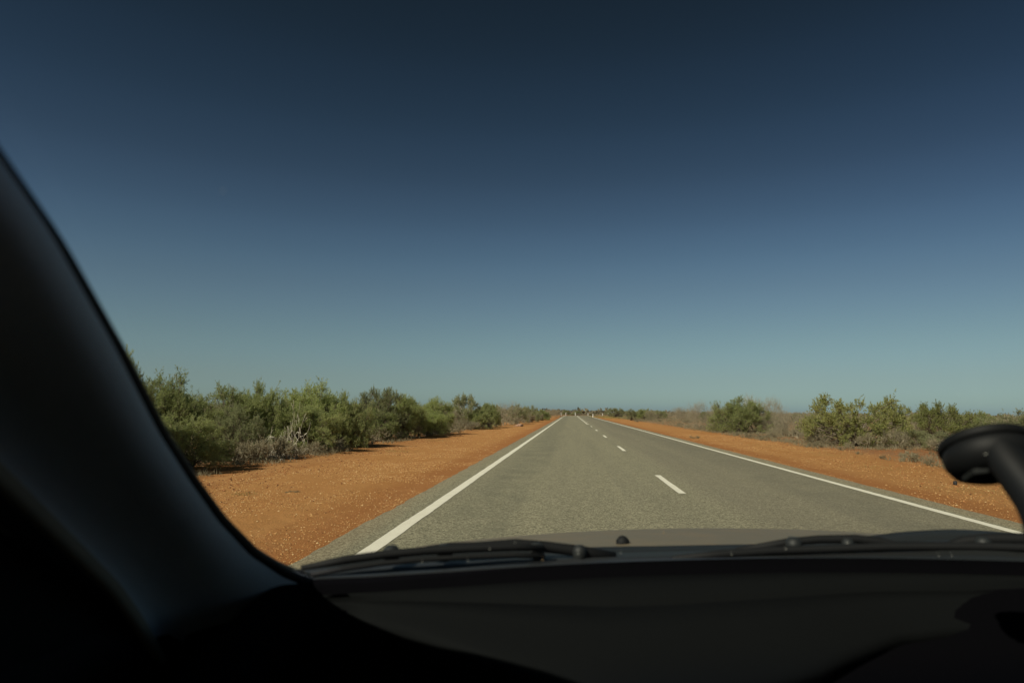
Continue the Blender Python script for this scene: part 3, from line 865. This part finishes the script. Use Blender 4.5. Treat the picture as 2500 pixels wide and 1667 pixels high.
lump('haunch', (.12, -.05, .10), (.13, .10, .11), M_furd, None, None, 3, parent=car_)
tag(car_, 'small tan dead animal with a dark end lying on the left red verge', 'dead animal')
def ground_pt(px, py):
    d = ray(px, py); t = -1.36 / d.z; return Vector((d.x * t, t, float(ground_z(np.array(d.x * t), np.array(t)))))
p = ground_pt(2332, 1177); lump('stone', p + Vector((0, 0, .04)), (.038, .036, .05), M_black, 'small black lump alone on the right red verge left of the phone mount arm', 'stone', 5)
M_wstone = simple('white_stone', (0.8, 0.76, 0.66), 0.6)
p = ground_pt(687, 1118); lump('pebble', p + Vector((0, 0, .03)), (.045, .04, .04), M_wstone, 'bright white pebble at the foot of the dry bushes on the left', 'pebble', 6)
p = ground_pt(1243, 1031); lump('pebble', p + Vector((0, 0, .04)), (.09, .07, .06), M_wstone, 'pale stone at the edge of the left scrub before the small dead animal', 'pebble', 7)
# pale low plant on right verge
plant('tuft1', 1695, 37.0, h=.16, w=.55, label='small pale spiky tuft alone on the red dirt near the right edge line', cat='tuft', name='tuft')
plant('tuft2', 722, 10.9, h=.05, w=.25, label='tiny green weed alone in the middle of the left red verge', cat='tuft', name='tuft')

# far white car, partly behind the olive shrub at the bend
def far_car():
    D = 205.0; x = ray(1484, 1015).x * D
    r_ = empty('white_car', (x, D, 0), R(-20)); M_w = simple('white_car_paint', (0.8, 0.8, 0.8), 0.25); M_wd = simple('dark_window', (0.03, 0.035, 0.04), 0.1)
    b = MB()
    prof = [(-2.1, .35), (-2.1, .85), (-1.3, .98), (-.7, 1.42), (.9, 1.45), (1.7, 1.05), (2.1, .95), (2.1, .35)]
    rows = [[Vector((w * (1 if z < 1.0 else .82), y, z)) for y, z in prof] for w in (-.86, .86)]
    b.loft(rows, close=True); b.f.append(tuple(range(8))); b.f.append(tuple(range(15, 7, -1)))
    b.build('body', M_w, r_, bevel=.05)
    b = MB(); b.add([(-.68, -1.24, 1.03), (.68, -1.24, 1.03), (.62, -.76, 1.38), (-.62, -.76, 1.38)], [(0, 1, 2, 3)])
    g = b.build('windscreen', M_wd, r_); g.location = (0, -.03, .02)
    for sx_ in (-.88, .88):
        for yy in (-1.35, 1.35):
            b = MB(); b.tube([(sx_ - .1, yy, .32), (sx_ + .1 if sx_ < 0 else sx_, yy, .32)], .32, 16); b.build('wheel', M_black, r_)
    for sx_ in (-.62, .62):
        b = MB(); b.box((sx_, -2.12, .68), (.28, .04, .14)); b.build('headlight', M_wd, r_, bevel=.01)
    tag(r_, 'tiny distant white car mostly hidden by the olive shrub at the bend', 'car')
    return r_
_fx, _fy = path(BEND_S + 38.2, 1.6)
fc = far_car(); fc.location = (_fx, _fy, 0.0); fc.rotation_euler.z = R(-38)

# ------------------------------------------------------------------ the car we sit in
CAR = empty('own_car', (0.5, 0.9, 0), 0)
tag(CAR, 'dark car interior with pillar and dashboard, wipers and beige bonnet beyond its windscreen', 'car')
CXC = 0.47                                  # centre plane of the car
def carobj(o):
    o.location = (o.location[0] - .5, o.location[1] - .9, o.location[2]); return o
M_trim = simple('grey_pillar_trim', (0.56, 0.64, 0.74), 0.7, .3, grain=.25, gscale=400)
M_door = simple('black_door_trim', (0.012, 0.012, 0.012), 0.8, .2, grain=.3, gscale=300)
M_dash = simple('dash_shade_black', (0.003, 0.003, 0.004), 0.95, .02, grain=.4, gscale=500)  # near black: shade around the sunlit patch is put into this colour
M_dash_lit = simple('dash_sunlit_grey', (0.0074, 0.0084, 0.0088), 0.95, .06, grain=.5, gscale=500)  # lighter grey: sunlight on the dashboard top painted as its own material
M_rubber = simple('seal_rubber', (0.006, 0.006, 0.006), 0.7, .2)
M_cowl = simple('cowl_plastic', (0.020, 0.023, 0.024), 0.55, .4, grain=.3, gscale=200)
M_wiper = simple('wiper_black', (0.010, 0.011, 0.012), 0.7, .25)
M_cloth = simple('roof_cloth', (0.05, 0.05, 0.048), 0.95, .1, grain=.3, gscale=300)
M_bodyp, nt, b_, out_ = newmat('beige_car_paint')
b_.inputs['Base Color'].default_value = (0.20, 0.175, 0.135, 1); b_.inputs['Metallic'].default_value = 0.1; b_.inputs['Roughness'].default_value = 0.6
b_.inputs['Coat Weight'].default_value = 0.12; b_.inputs['Coat Roughness'].default_value = 0.3
tc_ = nd(nt, 'ShaderNodeTexCoord')
dn = noise(nt, tc_.outputs['Object'], 9, 5, 0.7)
nt.links.new(mix(nt, ramp(nt, dn, [(0.45, 0.0), (0.7, 0.5)]), (0.185, 0.160, 0.112), (0.26, 0.19, 0.11)), b_.inputs['Base Color'])
M_wind = mat_glass('windscreen_glass', (0.95, 0.96, 0.90), (0.60, 0.66, 0.80), 1.40, 1.56)
M_side = mat_glass('tinted_side_glass', (0.22, 0.24, 0.22))

RAKE = 1.75
def yb(x): u = (x - CXC) / .80; return 0.975 - 0.17 * u * u
def on_glass(px, py):
    d = ray(px, py); lo, hi = .05, 1.4
    f = lambda t: t - (yb(d.x * t) - (1.36 + d.z * t - 1.15) * RAKE)
    for _ in range(50):
        m = (lo + hi) / 2
        if f(m) > 0: hi = m
        else: lo = m
    return Vector((d.x * lo, lo, 1.36 + d.z * lo))
def glass_pt(x, z): return Vector((x, yb(x) - (z - 1.15) * RAKE, z))
INN = Vector((0, -1, -RAKE)).normalized()     # out of the glass, into the cabin

# left edge of the glass, from the roof down to the corner
E_px = [(0, 396), (126, 573), (290, 854), (395, 1052), (470, 1165), (538, 1257), (622, 1341), (706, 1392), (780, 1418)]
E_pts = [on_glass(*p) for p in E_px]
d0 = (E_pts[0] - E_pts[1]).normalized()
E_top = [E_pts[0] + d0 * t for t in (.20, .10)]
for p in E_top: p.x = max(p.x, E_pts[0].x - .0)
E_pts = E_top + E_pts
# left edge of the trim, on the door opening
Q_px = [(0, 1165), (140, 1300), (277, 1434), (345, 1530), (420, 1667)]
def on_door(px, py):
    d = ray(px, py); lo, hi = .05, 1.5
    f = lambda t: -(d.x * t) - (.415 - (1.36 + d.z * t - 1.15) * .30)
    for _ in range(50):
        m = (lo + hi) / 2
        if f(m) > 0: hi = m
        else: lo = m
    return Vector((d.x * lo, lo, 1.36 + d.z * lo))
Qv = [on_door(*p) for p in Q_px]
q0 = (Qv[0] - Qv[1]).normalized()
Q_line = [Qv[0] + q0 * t for t in (.50, .30, .15)] + Qv + [Qv[-1] + (Qv[-1] - Qv[-2]).normalized() * .10]
def resample(P, n):
    L = [0]
    for a, b_ in zip(P, P[1:]): L.append(L[-1] + (b_ - a).length)
    out = []
    for i in range(n):
        s = L[-1] * i / (n - 1); k = 0
        while k < len(P) - 2 and L[k + 1] < s: k += 1
        t = (s - L[k]) / max(L[k + 1] - L[k], 1e-9); out.append(P[k].lerp(P[k + 1], t))
    return out
def smooth(P, it=2):
    for _ in range(it):
        P = [P[0]] + [P[i - 1] * .25 + P[i] * .5 + P[i + 1] * .25 for i in range(1, len(P) - 1)] + [P[-1]]
    return P
NP = 90
Es = smooth(resample(E_pts, NP), 2); Qs = smooth(resample(Q_line, NP), 3)
b = MB(); rows = []
for e, q in zip(Es, Qs):
    inn = (EYE + Vector((.1, 0, 0)) - (e + q) / 2).normalized()
    w = (q - e)
    row = []
    for t, hgt in ((0, 0), (.03, .010), (.08, .019), (.15, .026), (.23, .029), (.32, .026), (.43, .014), (.56, -.004), (.70, -.018), (.85, -.022), (.94, -.014), (1.0, .0)):
        row.append(e + w * t + inn * hgt * 1.0)
    rows.append(row)
b.loft(rows)
pil = b.build('pillar_trim', M_trim, CAR, smooth=True, solid=.003); carobj(pil)
# rubber seal between glass and trim
b = MB(); b.tube([e + INN * .006 + Vector((.002, 0, 0)) for e in Es], .0065, 8); carobj(b.build('glass_seal', M_rubber, CAR, smooth=True))
# door seal lip along the outer edge of the trim
b = MB(); b.tube([q + (EYE - q).normalized() * .004 for q in Qs], .006, 8); carobj(b.build('door_seal', simple('door_seal_grey', (0.30, 0.28, 0.23), 0.8), CAR, smooth=True))
# outer skin of the pillar
b = MB(); rows = []
for e, q in zip(Es, Qs):
    rows.append([e + Vector((-.016, .012, .004)), e * .65 + q * .35 + Vector((-.045, .03, .02)), q + Vector((-.05, .01, .005)), q + Vector((-.03, -.01, -.002))])
b.loft(rows); carobj(b.build('pillar', M_bodyp, CAR, smooth=True, solid=.004))

# windscreen glass, left edge follows the seal, right edge mirrored
b = MB(); rows = []
Eg = Es[:-6]
for e in Eg:
    xr = 2 * CXC - e.x
    rows.append([glass_pt(e.x + (xr - e.x) * i / 24, e.z) for i in range(25)])
zlow = Eg[-1].z
b.loft(rows)
for zz in (): pass
carobj(b.build('windscreen', M_wind, CAR, smooth=True))
# lower strip of the windscreen down to the cowl
low_px = [(720, 1405), (900, 1398), (1100, 1386), (1300, 1372), (1500, 1362), (1700, 1356), (1900, 1352), (2100, 1352), (2300, 1355), (2500, 1360)]
low = [on_glass(*p) for p in low_px]
for k in (1, 2, 3, 4):
    l = low[0] if k < 0 else low[-1]; x = l.x + .10
    low.append(glass_pt(x, low[-1].z - .004))
# dashboard: one height field with lip towards the cabin
def lerp_tab(tab, x):
    if x <= tab[0][0]: return tab[0][1]
    for (a, va), (b2, vb) in zip(tab, tab[1:]):
        if x <= b2: return va + (vb - va) * (x - a) / (b2 - a)
    return tab[-1][1]
low_tab = [(p.x, p.z) for p in low]
def dash_back(x): z = lerp_tab(low_tab, x) ; return Vector((x, yb(x) - (z - 1.15) * RAKE, z))
xs = [-.42 + 1.78 * i / 160 for i in range(161)]
b = MB(); rows = []
for x in xs:
    p = dash_back(x); zt = p.z
    f = .50 + .06 * min(1, abs(x - CXC) / .8) ** 2
    row = [p + Vector((0, .05, -.03)), p + Vector((0, .0, -.005)), p + Vector((0, -.015, -.014))]
    for t in (.2, .45, .7, .9): row.append(Vector((x, p.y - .015 + (f - p.y + .015) * t, zt - .066 - .030 * t)))
    row += [Vector((x, f, zt - .105)), Vector((x, f - .02, zt - .13)), Vector((x, f + .01, zt - .20)), Vector((x, f + .10, zt - .32)), Vector((x, f + .2, .6))]
    rows.append(row)
b.loft(rows); carobj(b.build('dashboard', M_dash, CAR, smooth=True))
DASH = [o for o in COL.objects if o.name == 'dashboard'][0]
# sunlit patch of the dashboard, its light painted in as a raised lighter sheet
def on_z(px, py, z): d = ray(px, py); t = (z - 1.36) / d.z; return Vector((d.x * t, t, z))
def lit_front(x):
    return lerp_tab(lit_tab, x)
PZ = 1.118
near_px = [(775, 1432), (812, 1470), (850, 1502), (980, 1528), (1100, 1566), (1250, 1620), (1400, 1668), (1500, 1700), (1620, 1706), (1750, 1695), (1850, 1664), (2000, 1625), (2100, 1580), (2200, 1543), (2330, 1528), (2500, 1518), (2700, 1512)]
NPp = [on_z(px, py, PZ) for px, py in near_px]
lit_tab = sorted([(p.x, p.y) for p in NPp])
x0 = NPp[0].x + .002; x1 = CXC * 2 - x0 - .1
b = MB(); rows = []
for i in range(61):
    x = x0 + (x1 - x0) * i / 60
    bk = dash_back(x); y1 = bk.y - .03; y0_ = min(lit_front(x), y1 - .004); zb = bk.z - .016
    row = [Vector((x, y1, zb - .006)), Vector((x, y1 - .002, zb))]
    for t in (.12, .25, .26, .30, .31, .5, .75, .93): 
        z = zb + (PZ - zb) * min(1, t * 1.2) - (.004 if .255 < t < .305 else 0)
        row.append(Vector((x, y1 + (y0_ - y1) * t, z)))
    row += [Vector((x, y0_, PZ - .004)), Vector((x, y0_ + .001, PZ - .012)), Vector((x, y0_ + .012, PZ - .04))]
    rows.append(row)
b.loft(rows); pd = b.build('dash_sunlit_patch', M_dash_lit, CAR, smooth=True); carobj(pd)
# instrument hood in front of the driver
b = MB(); rows = []
for i in range(25):
    t = i / 24; x = .60 + .56 * t; hh = math.sin(math.pi * min(1, max(0, t))) ** .45 * .020
    rows.append([Vector((x, .80, 1.100)), Vector((x, .76, 1.105 + hh * .75)), Vector((x, .68, 1.112 + hh)), Vector((x, .60, 1.108 + hh)), Vector((x, .57, 1.098 + hh)), Vector((x, .575, 1.05)), Vector((x, .62, .98))])
b.loft(rows); carobj(b.build('instrument_hood', M_dash, CAR, smooth=True))
# steering wheel
b = MB(); Mw = Matrix.Translation((.88, .40, 1.02)) @ Matrix.Rotation(R(-62), 4, 'X')
b.tube([Mw @ Vector((.185 * math.cos(a), .185 * math.sin(a), 0)) for a in [2 * math.pi * k / 40 for k in range(41)]], .015, 10, False)
sw = b.build('steering_wheel', M_dash, CAR, smooth=True); carobj(sw)
b = MB(); b.lathe([(.02, -.05), (.075, -.03), (.08, .0), (.05, .015)], 24, Mw)
for a in (0, math.pi, -math.pi / 2): b.tube([Mw @ Vector((.06 * math.cos(a), .06 * math.sin(a), 0)), Mw @ Vector((.185 * math.cos(a), .185 * math.sin(a), 0))], .014, 8)
carobj(b.build('steering_hub', M_dash, CAR, smooth=True))

# door, sail panel, side glass, roof, rear of the cabin
def slab(name, poly, thick, mat, bevel=0.0):
    """poly in 3D, extruded along thick vector"""
    b = MB(); n = len(poly); t = Vector(thick)
    vs = [Vector(p) for p in poly] + [Vector(p) + t for p in poly]
    b.add(vs, [tuple(range(n)), tuple(range(2 * n - 1, n - 1, -1))] + [(i, i + n, (i + 1) % n + n, (i + 1) % n) for i in range(n)])
    o = b.build(name, mat, CAR, bevel=bevel); return carobj(o)
for s in (-1, 1):
    X_ = lambda x: x if s < 0 else 2 * CXC - x
    T = -.03 if s < 0 else .03
    slab('door_trim', [(X_(-.425), .92, .45), (X_(-.425), .92, 1.15), (X_(-.425), .30, 1.165), (X_(-.425), -1.1, 1.18), (X_(-.425), -1.1, .40)], (T, 0, 0), M_door, .004)
    slab('door_skin', [(X_(-.46), .95, .40), (X_(-.46), .95, 1.12), (X_(-.46), -1.1, 1.16), (X_(-.46), -1.1, .40)], (T, 0, 0), M_bodyp, .006)
    slab('sail_panel', [(X_(-.43), .86, 1.14), (X_(-.43), .10, 1.15), (X_(-.395), .10, 1.42), (X_(-.385), .30, 1.40), (X_(-.412), .60, 1.25)], (T * .6, 0, 0), M_door, .003)
    slab('side_glass', [(X_(-.44), .10, 1.15), (X_(-.37), .10, 1.43), (X_(-.31), -.30, 1.60), (X_(-.31), -1.0, 1.60), (X_(-.43), -1.1, 1.16)], (T * .12, 0, 0), M_side)
    slab('centre_pillar', [(X_(-.425), -.42, 1.15), (X_(-.30), -.42, 1.61), (X_(-.30), -.52, 1.61), (X_(-.425), -.52, 1.15)], (T * .7, 0, 0), M_door)
# right pillar (mirror of the left one)
b = MB(); rows = []
mir = lambda v: Vector((2 * CXC - v.x, v.y, v.z))
for e, q in zip(Es, Qs):
    e2, q2 = mir(e), mir(q); inn = (Vector((.9, 0, 1.36)) - (e2 + q2) / 2).normalized()
    rows.append([e2 + (q2 - e2) * t + inn * h for t, h in ((0, 0), (.1, .025), (.3, .035), (.6, .03), (1, 0))])
b.loft(rows); carobj(b.build('pillar_trim', M_trim, CAR, smooth=True, solid=.003))
b = MB(); rows = []
for e, q in zip(Es, Qs):
    rows.append([mir(p) for p in (e + Vector((-.016, .012, .004)), e * .65 + q * .35 + Vector((-.045, .03, .02)), q + Vector((-.05, .01, .005)), q + Vector((-.03, -.01, -.002)))])
b.loft(rows); carobj(b.build('pillar', M_bodyp, CAR, smooth=True, solid=.004))
topz = Eg[0].z
# roof: headliner below, painted skin above
def roof(name, dz, mat, grow, th):
    b = MB(); rows = []
    for i in range(15):
        t = i / 14; row = []
        for k in range(17):
            u = -1 + 2 * k / 16
            xe = CXC + u * (.80 + grow) ; front = glass_pt(min(max(xe, Eg[0].x), 2 * CXC - Eg[0].x), topz).y + .03
            y = front + (-2.3 - front) * t
            row.append(Vector((xe, y, topz - .005 + dz + .03 * (1 - u * u) + .02 * math.sin(math.pi * t))))
        rows.append(row)
    b.loft(rows); return carobj(b.build(name, mat, CAR, smooth=True, solid=th))
roof('headliner', -.01, M_cloth, .0, .006); roof('roof', .03, M_bodyp, .02, .004)
slab('rear_bulkhead', [(-.40, -1.15, .5), (-.40, -1.15, 1.70), (1.34, -1.15, 1.70), (1.34, -1.15, .5)], (0, -.03, 0), M_cloth)
slab('floor', [(-.45, -1.2, .42), (1.39, -1.2, .42), (1.39, 1.6, .42), (-.45, 1.6, .42)], (0, 0, -.03), M_door)
slab('firewall', [(-.45, 1.05, .42), (1.39, 1.05, .42), (1.39, 1.02, 1.05), (-.45, 1.02, 1.05)], (0, .02, 0), M_door)

# bonnet
bx0, bx1 = -.36, 1.30
def bonnet_z(x, y):
    t = y - 1.25; u = x - .50
    return 1.129 - .085 * u * u - .05 * t - .15 * t * t
b = MB(); rows = []
for i in range(28):
    y = 1.16 + 1.05 * i / 27; row = []
    for k in range(41):
        x = bx0 + (bx1 - bx0) * k / 40
        row.append(Vector((x, y + .10 * (x - .47) ** 2 * -1 * (1 if i > 20 else 0), bonnet_z(x, y) - (.012 if i == 0 else 0))))
    rows.append(row)
b.loft(rows); bon = carobj(b.build('bonnet', M_bodyp, CAR, smooth=True, solid=.004))
b = MB()
for s in (-1, 1):
    rows = []
    for i in range(20):
        y = 1.0 + 1.25 * i / 19
        xe = bx0 if s < 0 else bx1
        ze = bonnet_z(xe, y) - .004
        rows.append([Vector((xe + s * .004, y, ze)), Vector((xe + s * .06, y, ze - .015)), Vector((xe + s * .11, y, ze - .07)), Vector((xe + s * .12, y, .45))])
    b.loft(rows)
b.loft([[Vector((bx0 + (bx1 - bx0) * k / 20, 2.20 - .10 * (bx0 + (bx1 - bx0) * k / 20 - .47) ** 2, bonnet_z(bx0 + (bx1 - bx0) * k / 20, 2.2) - .012 if z > .9 else z)) for k in range(21)] for z in (.98, .45)])
carobj(b.build('front_wings', M_bodyp, CAR, smooth=True, solid=.004))
for s in (-1, 1):
    xx = CXC + s * .80
    for yy in (1.75,):
        b = MB(); b.tube([(xx - .1, yy, .33), (xx + .1, yy, .33)], .33, 28); carobj(b.build('wheel', M_black, CAR, smooth=False, bevel=.02))
# cowl panel with slats between glass and bonnet
cow_px = [(640, 1402), (705, 1391), (760, 1378), (843, 1362), (940, 1350), (1037, 1341), (1147, 1336), (1258, 1330), (1416, 1334), (1637, 1330), (1858, 1326), (1960, 1320), (2060, 1312), (2148, 1304), (2182, 1298), (2260, 1292), (2334, 1289), (2400, 1291), (2480, 1297), (2600, 1306)]
cow = []
for px, py in cow_px:
    d = ray(px, py); x = None
    t = 1.08
    for _ in range(5): t = yb(d.x * t) + .16
    cow.append(Vector((d.x * t, t, 1.36 + d.z * t)))
cow_tab = [(p.x, p.z) for p in cow]
b = MB(); rows = []
for i in range(81):
    x = -.44 + 1.80 * i / 80
    bk = dash_back(x); zc = lerp_tab(cow_tab, x) if x < .75 else lerp_tab(cow_tab, max(.1, 1.5 - x))
    y_b = yb(x) + .16
    a = bk + Vector((0, .012, -.012))
    row = []
    for t in np.linspace(0, 1, 13):
        z = a.z + (zc - .006 - a.z) * (t ** 1.1) + (-.005 if int(t * 12) % 3 == 1 else 0)
        row.append(Vector((x, a.y + (y_b - a.y) * t, z)))
    row += [Vector((x, y_b + .015, zc - .004)), Vector((x, y_b + .04, zc - .03)), Vector((x, y_b + .12, zc - .12))]
    rows.append(row)
b.loft(rows); carobj(b.build('cowl', M_cowl, CAR, smooth=True))
# wipers
def at_y(px, py, dy):
    d = ray(px, py); t = 1.0
    for _ in range(8): t = yb(d.x * t) + dy
    return Vector((d.x * t, t, 1.36 + d.z * t))
def wiper(blade, arm, knobs, name='wiper'):
    b = MB(); P = [at_y(*p, .045) for p in blade]
    b.tube(P, [.0035] + [.0058] * (len(P) - 2) + [.0035], 8); b.tube([p + Vector((0, -.006, -.010)) for p in P], .0035, 6)
    w_ = b.build(name, M_wiper, CAR, smooth=True); carobj(w_)
    b = MB(); A = [at_y(*p, .075) for p in arm]
    b.tube(A, [.0055 + .0035 * i / (len(A) - 1) for i in range(len(A))], 8)
    o = b.build('wiper_arm', M_wiper, w_, smooth=True)
    b = MB()
    for px, py, r_ in knobs:
        c = at_y(px, py, .065); b.lathe([(r_ * .6, -.012), (r_, -.006), (r_, .004), (r_ * .6, .010)], 14, Matrix.Translation(c))
    o = b.build('pivot', M_cowl, w_, smooth=True)
wiper([(735, 1386), (843, 1366), (940, 1353), (1037, 1344), (1150, 1338), (1258, 1334), (1330, 1338)],
      [(1040, 1342), (1100, 1334), (1160, 1334), (1258, 1327), (1333, 1334), (1416, 1345), (1500, 1362)], [(955, 1350, .012), (1085, 1347, .012), (1310, 1342, .011), (1415, 1348, .010)])
wiper([(1640, 1362), (1760, 1352), (1880, 1344), (2000, 1340), (2168, 1334), (2314, 1333), (2420, 1334), (2560, 1338), (2700, 1345)],
      [(1800, 1345), (1927, 1322), (2000, 1316), (2090, 1315), (2148, 1322), (2185, 1333), (2314, 1334), (2350, 1322), (2420, 1315), (2520, 1315), (2640, 1330)], [(1938, 1328, .012), (2070, 1330, .009), (2400, 1327, .011)])
# washer jet on the bonnet
c = ray(1520, 1306); t = 1.27; c = Vector((c.x * t, t, bonnet_z(c.x * t, t)))
b = MB(); b.lathe([(.013, -.004), (.012, .008), (.007, .014), (.002, .016)], 14, Matrix.Translation(c)); carobj(b.build('washer_jet', M_wiper, CAR, smooth=True))

# suction phone mount stuck on the windscreen
M_mount = simple('mount_plastic', (0.008, 0.009, 0.010), 0.6, .3)
M_mgrey = simple('mount_grey', (0.014, 0.016, 0.016), 0.7, .2)
pc = on_glass(2398, 1076)
mt = empty('phone_mount', pc, 0)
tag(mt, 'black suction cup phone mount with arm stuck to the windscreen at the right', 'phone mount')
zax = INN; xax = Vector((1, 0, 0)); yax = zax.cross(xax)
Mm = Matrix((xax, yax, zax)).transposed().to_4x4()
b = MB(); b.lathe([(.037, .001), (.038, .005), (.0365, .009)], 40, Mm); b.build('suction_cup', M_mount, mt, smooth=True, bevel=.001)
b = MB(); b.lathe([(.034, .008), (.0365, .014), (.036, .021), (.032, .029), (.022, .034), (.008, .036)], 40, Mm); b.build('housing', M_mount, mt, smooth=True)
b = MB(); b.loft([[Mm @ Vector((x, y, z)) for x, y in ((-.026, -.008), (-.010, -.014), (.008, -.012), (.010, .010), (-.010, .016), (-.024, .010))] for z in (.033, .038)], close=True)
b.f.append((6, 7, 8, 9, 10, 11)); b.build('lever', M_mgrey, mt, bevel=.002)
aP = []
for px, py, t in ((2430, 1085, .620), (2458, 1128, .605), (2505, 1185, .59), (2548, 1245, .575), (2572, 1330, .565), (2580, 1420, .56)):
    d = ray(px, py); aP.append(Vector((d.x * t, t, 1.36 + d.z * t)) - pc)
b = MB(); b.tube(smooth(resample(aP, 16), 2), [.0145 + .003 * i / 15 for i in range(16)], 18); b.build('arm', M_mount, mt, smooth=True)

# specks of dirt and dried drops on the windscreen
WS = [o for o in COL.objects if o.name.startswith('windscreen') and o.parent == CAR][0]
M_speck = simple('dried_drop', (0.45, 0.46, 0.42), 0.7); M_bug = simple('bug_mark', (0.55, 0.38, 0.18), 0.7)
for px, py, r_, m_ in ((724, 1384, .0011, 0), (1032, 1368, .0009, 0), (1143, 1364, .0009, 0), (1196, 1336, .0010, 0), (1325, 1363, .0011, 1), (1412, 1348, .0009, 0), (1516, 1346, .0009, 0),
                       (1786, 1350, .0012, 0), (1918, 1336, .0013, 0), (2068, 1322, .0009, 0), (2291, 1353, .0009, 0), (2322, 1353, .0009, 0), (1620, 1296, .0010, 1), (1258, 1320, .0007, 0),
                       (2376, 1033, .0012, 0), (2418, 1041, .0013, 0), (2420, 1114, .0014, 0), (548, 461, .0004, 0), (431, 915, .0008, 1), (1930, 1452, .0005, 0)):
    c = on_glass(px, py) + INN * (.030 if px > 2350 else .002)
    ax = Matrix((Vector((1, 0, 0)), INN.cross(Vector((1, 0, 0))), INN)).transposed().to_4x4()
    b = MB(); b.lathe([(r_, -.0002), (r_ * .8, .0003), (r_ * .3, .0005)], 10, Matrix.Translation(c) @ ax)
    o = b.build('speck', M_bug if m_ else M_speck, WS, smooth=True); o.location = (0, 0, 0)
# rounded end of the dashboard under the pillar foot
A = []
for px, py, t in ((735, 1392, .815), (700, 1412, .775), (655, 1440, .73), (600, 1480, .68), (525, 1545, .62), (445, 1620, .57), (380, 1690, .53), (330, 1760, .50)):
    d = ray(px, py); A.append(Vector((d.x * t, t, 1.36 + d.z * t)))
A = smooth(resample(A, 40), 2)
b = MB(); b.loft([[p, p + Vector((.004, -.003, .000)), p + Vector((.014, -.012, -.006)), p + Vector((.035, -.03, -.03)), p + Vector((.05, -.045, -.10)), p + Vector((.05, -.045, -.35))] for p in A])
carobj(b.build('dash_end', M_dash, CAR, smooth=True))
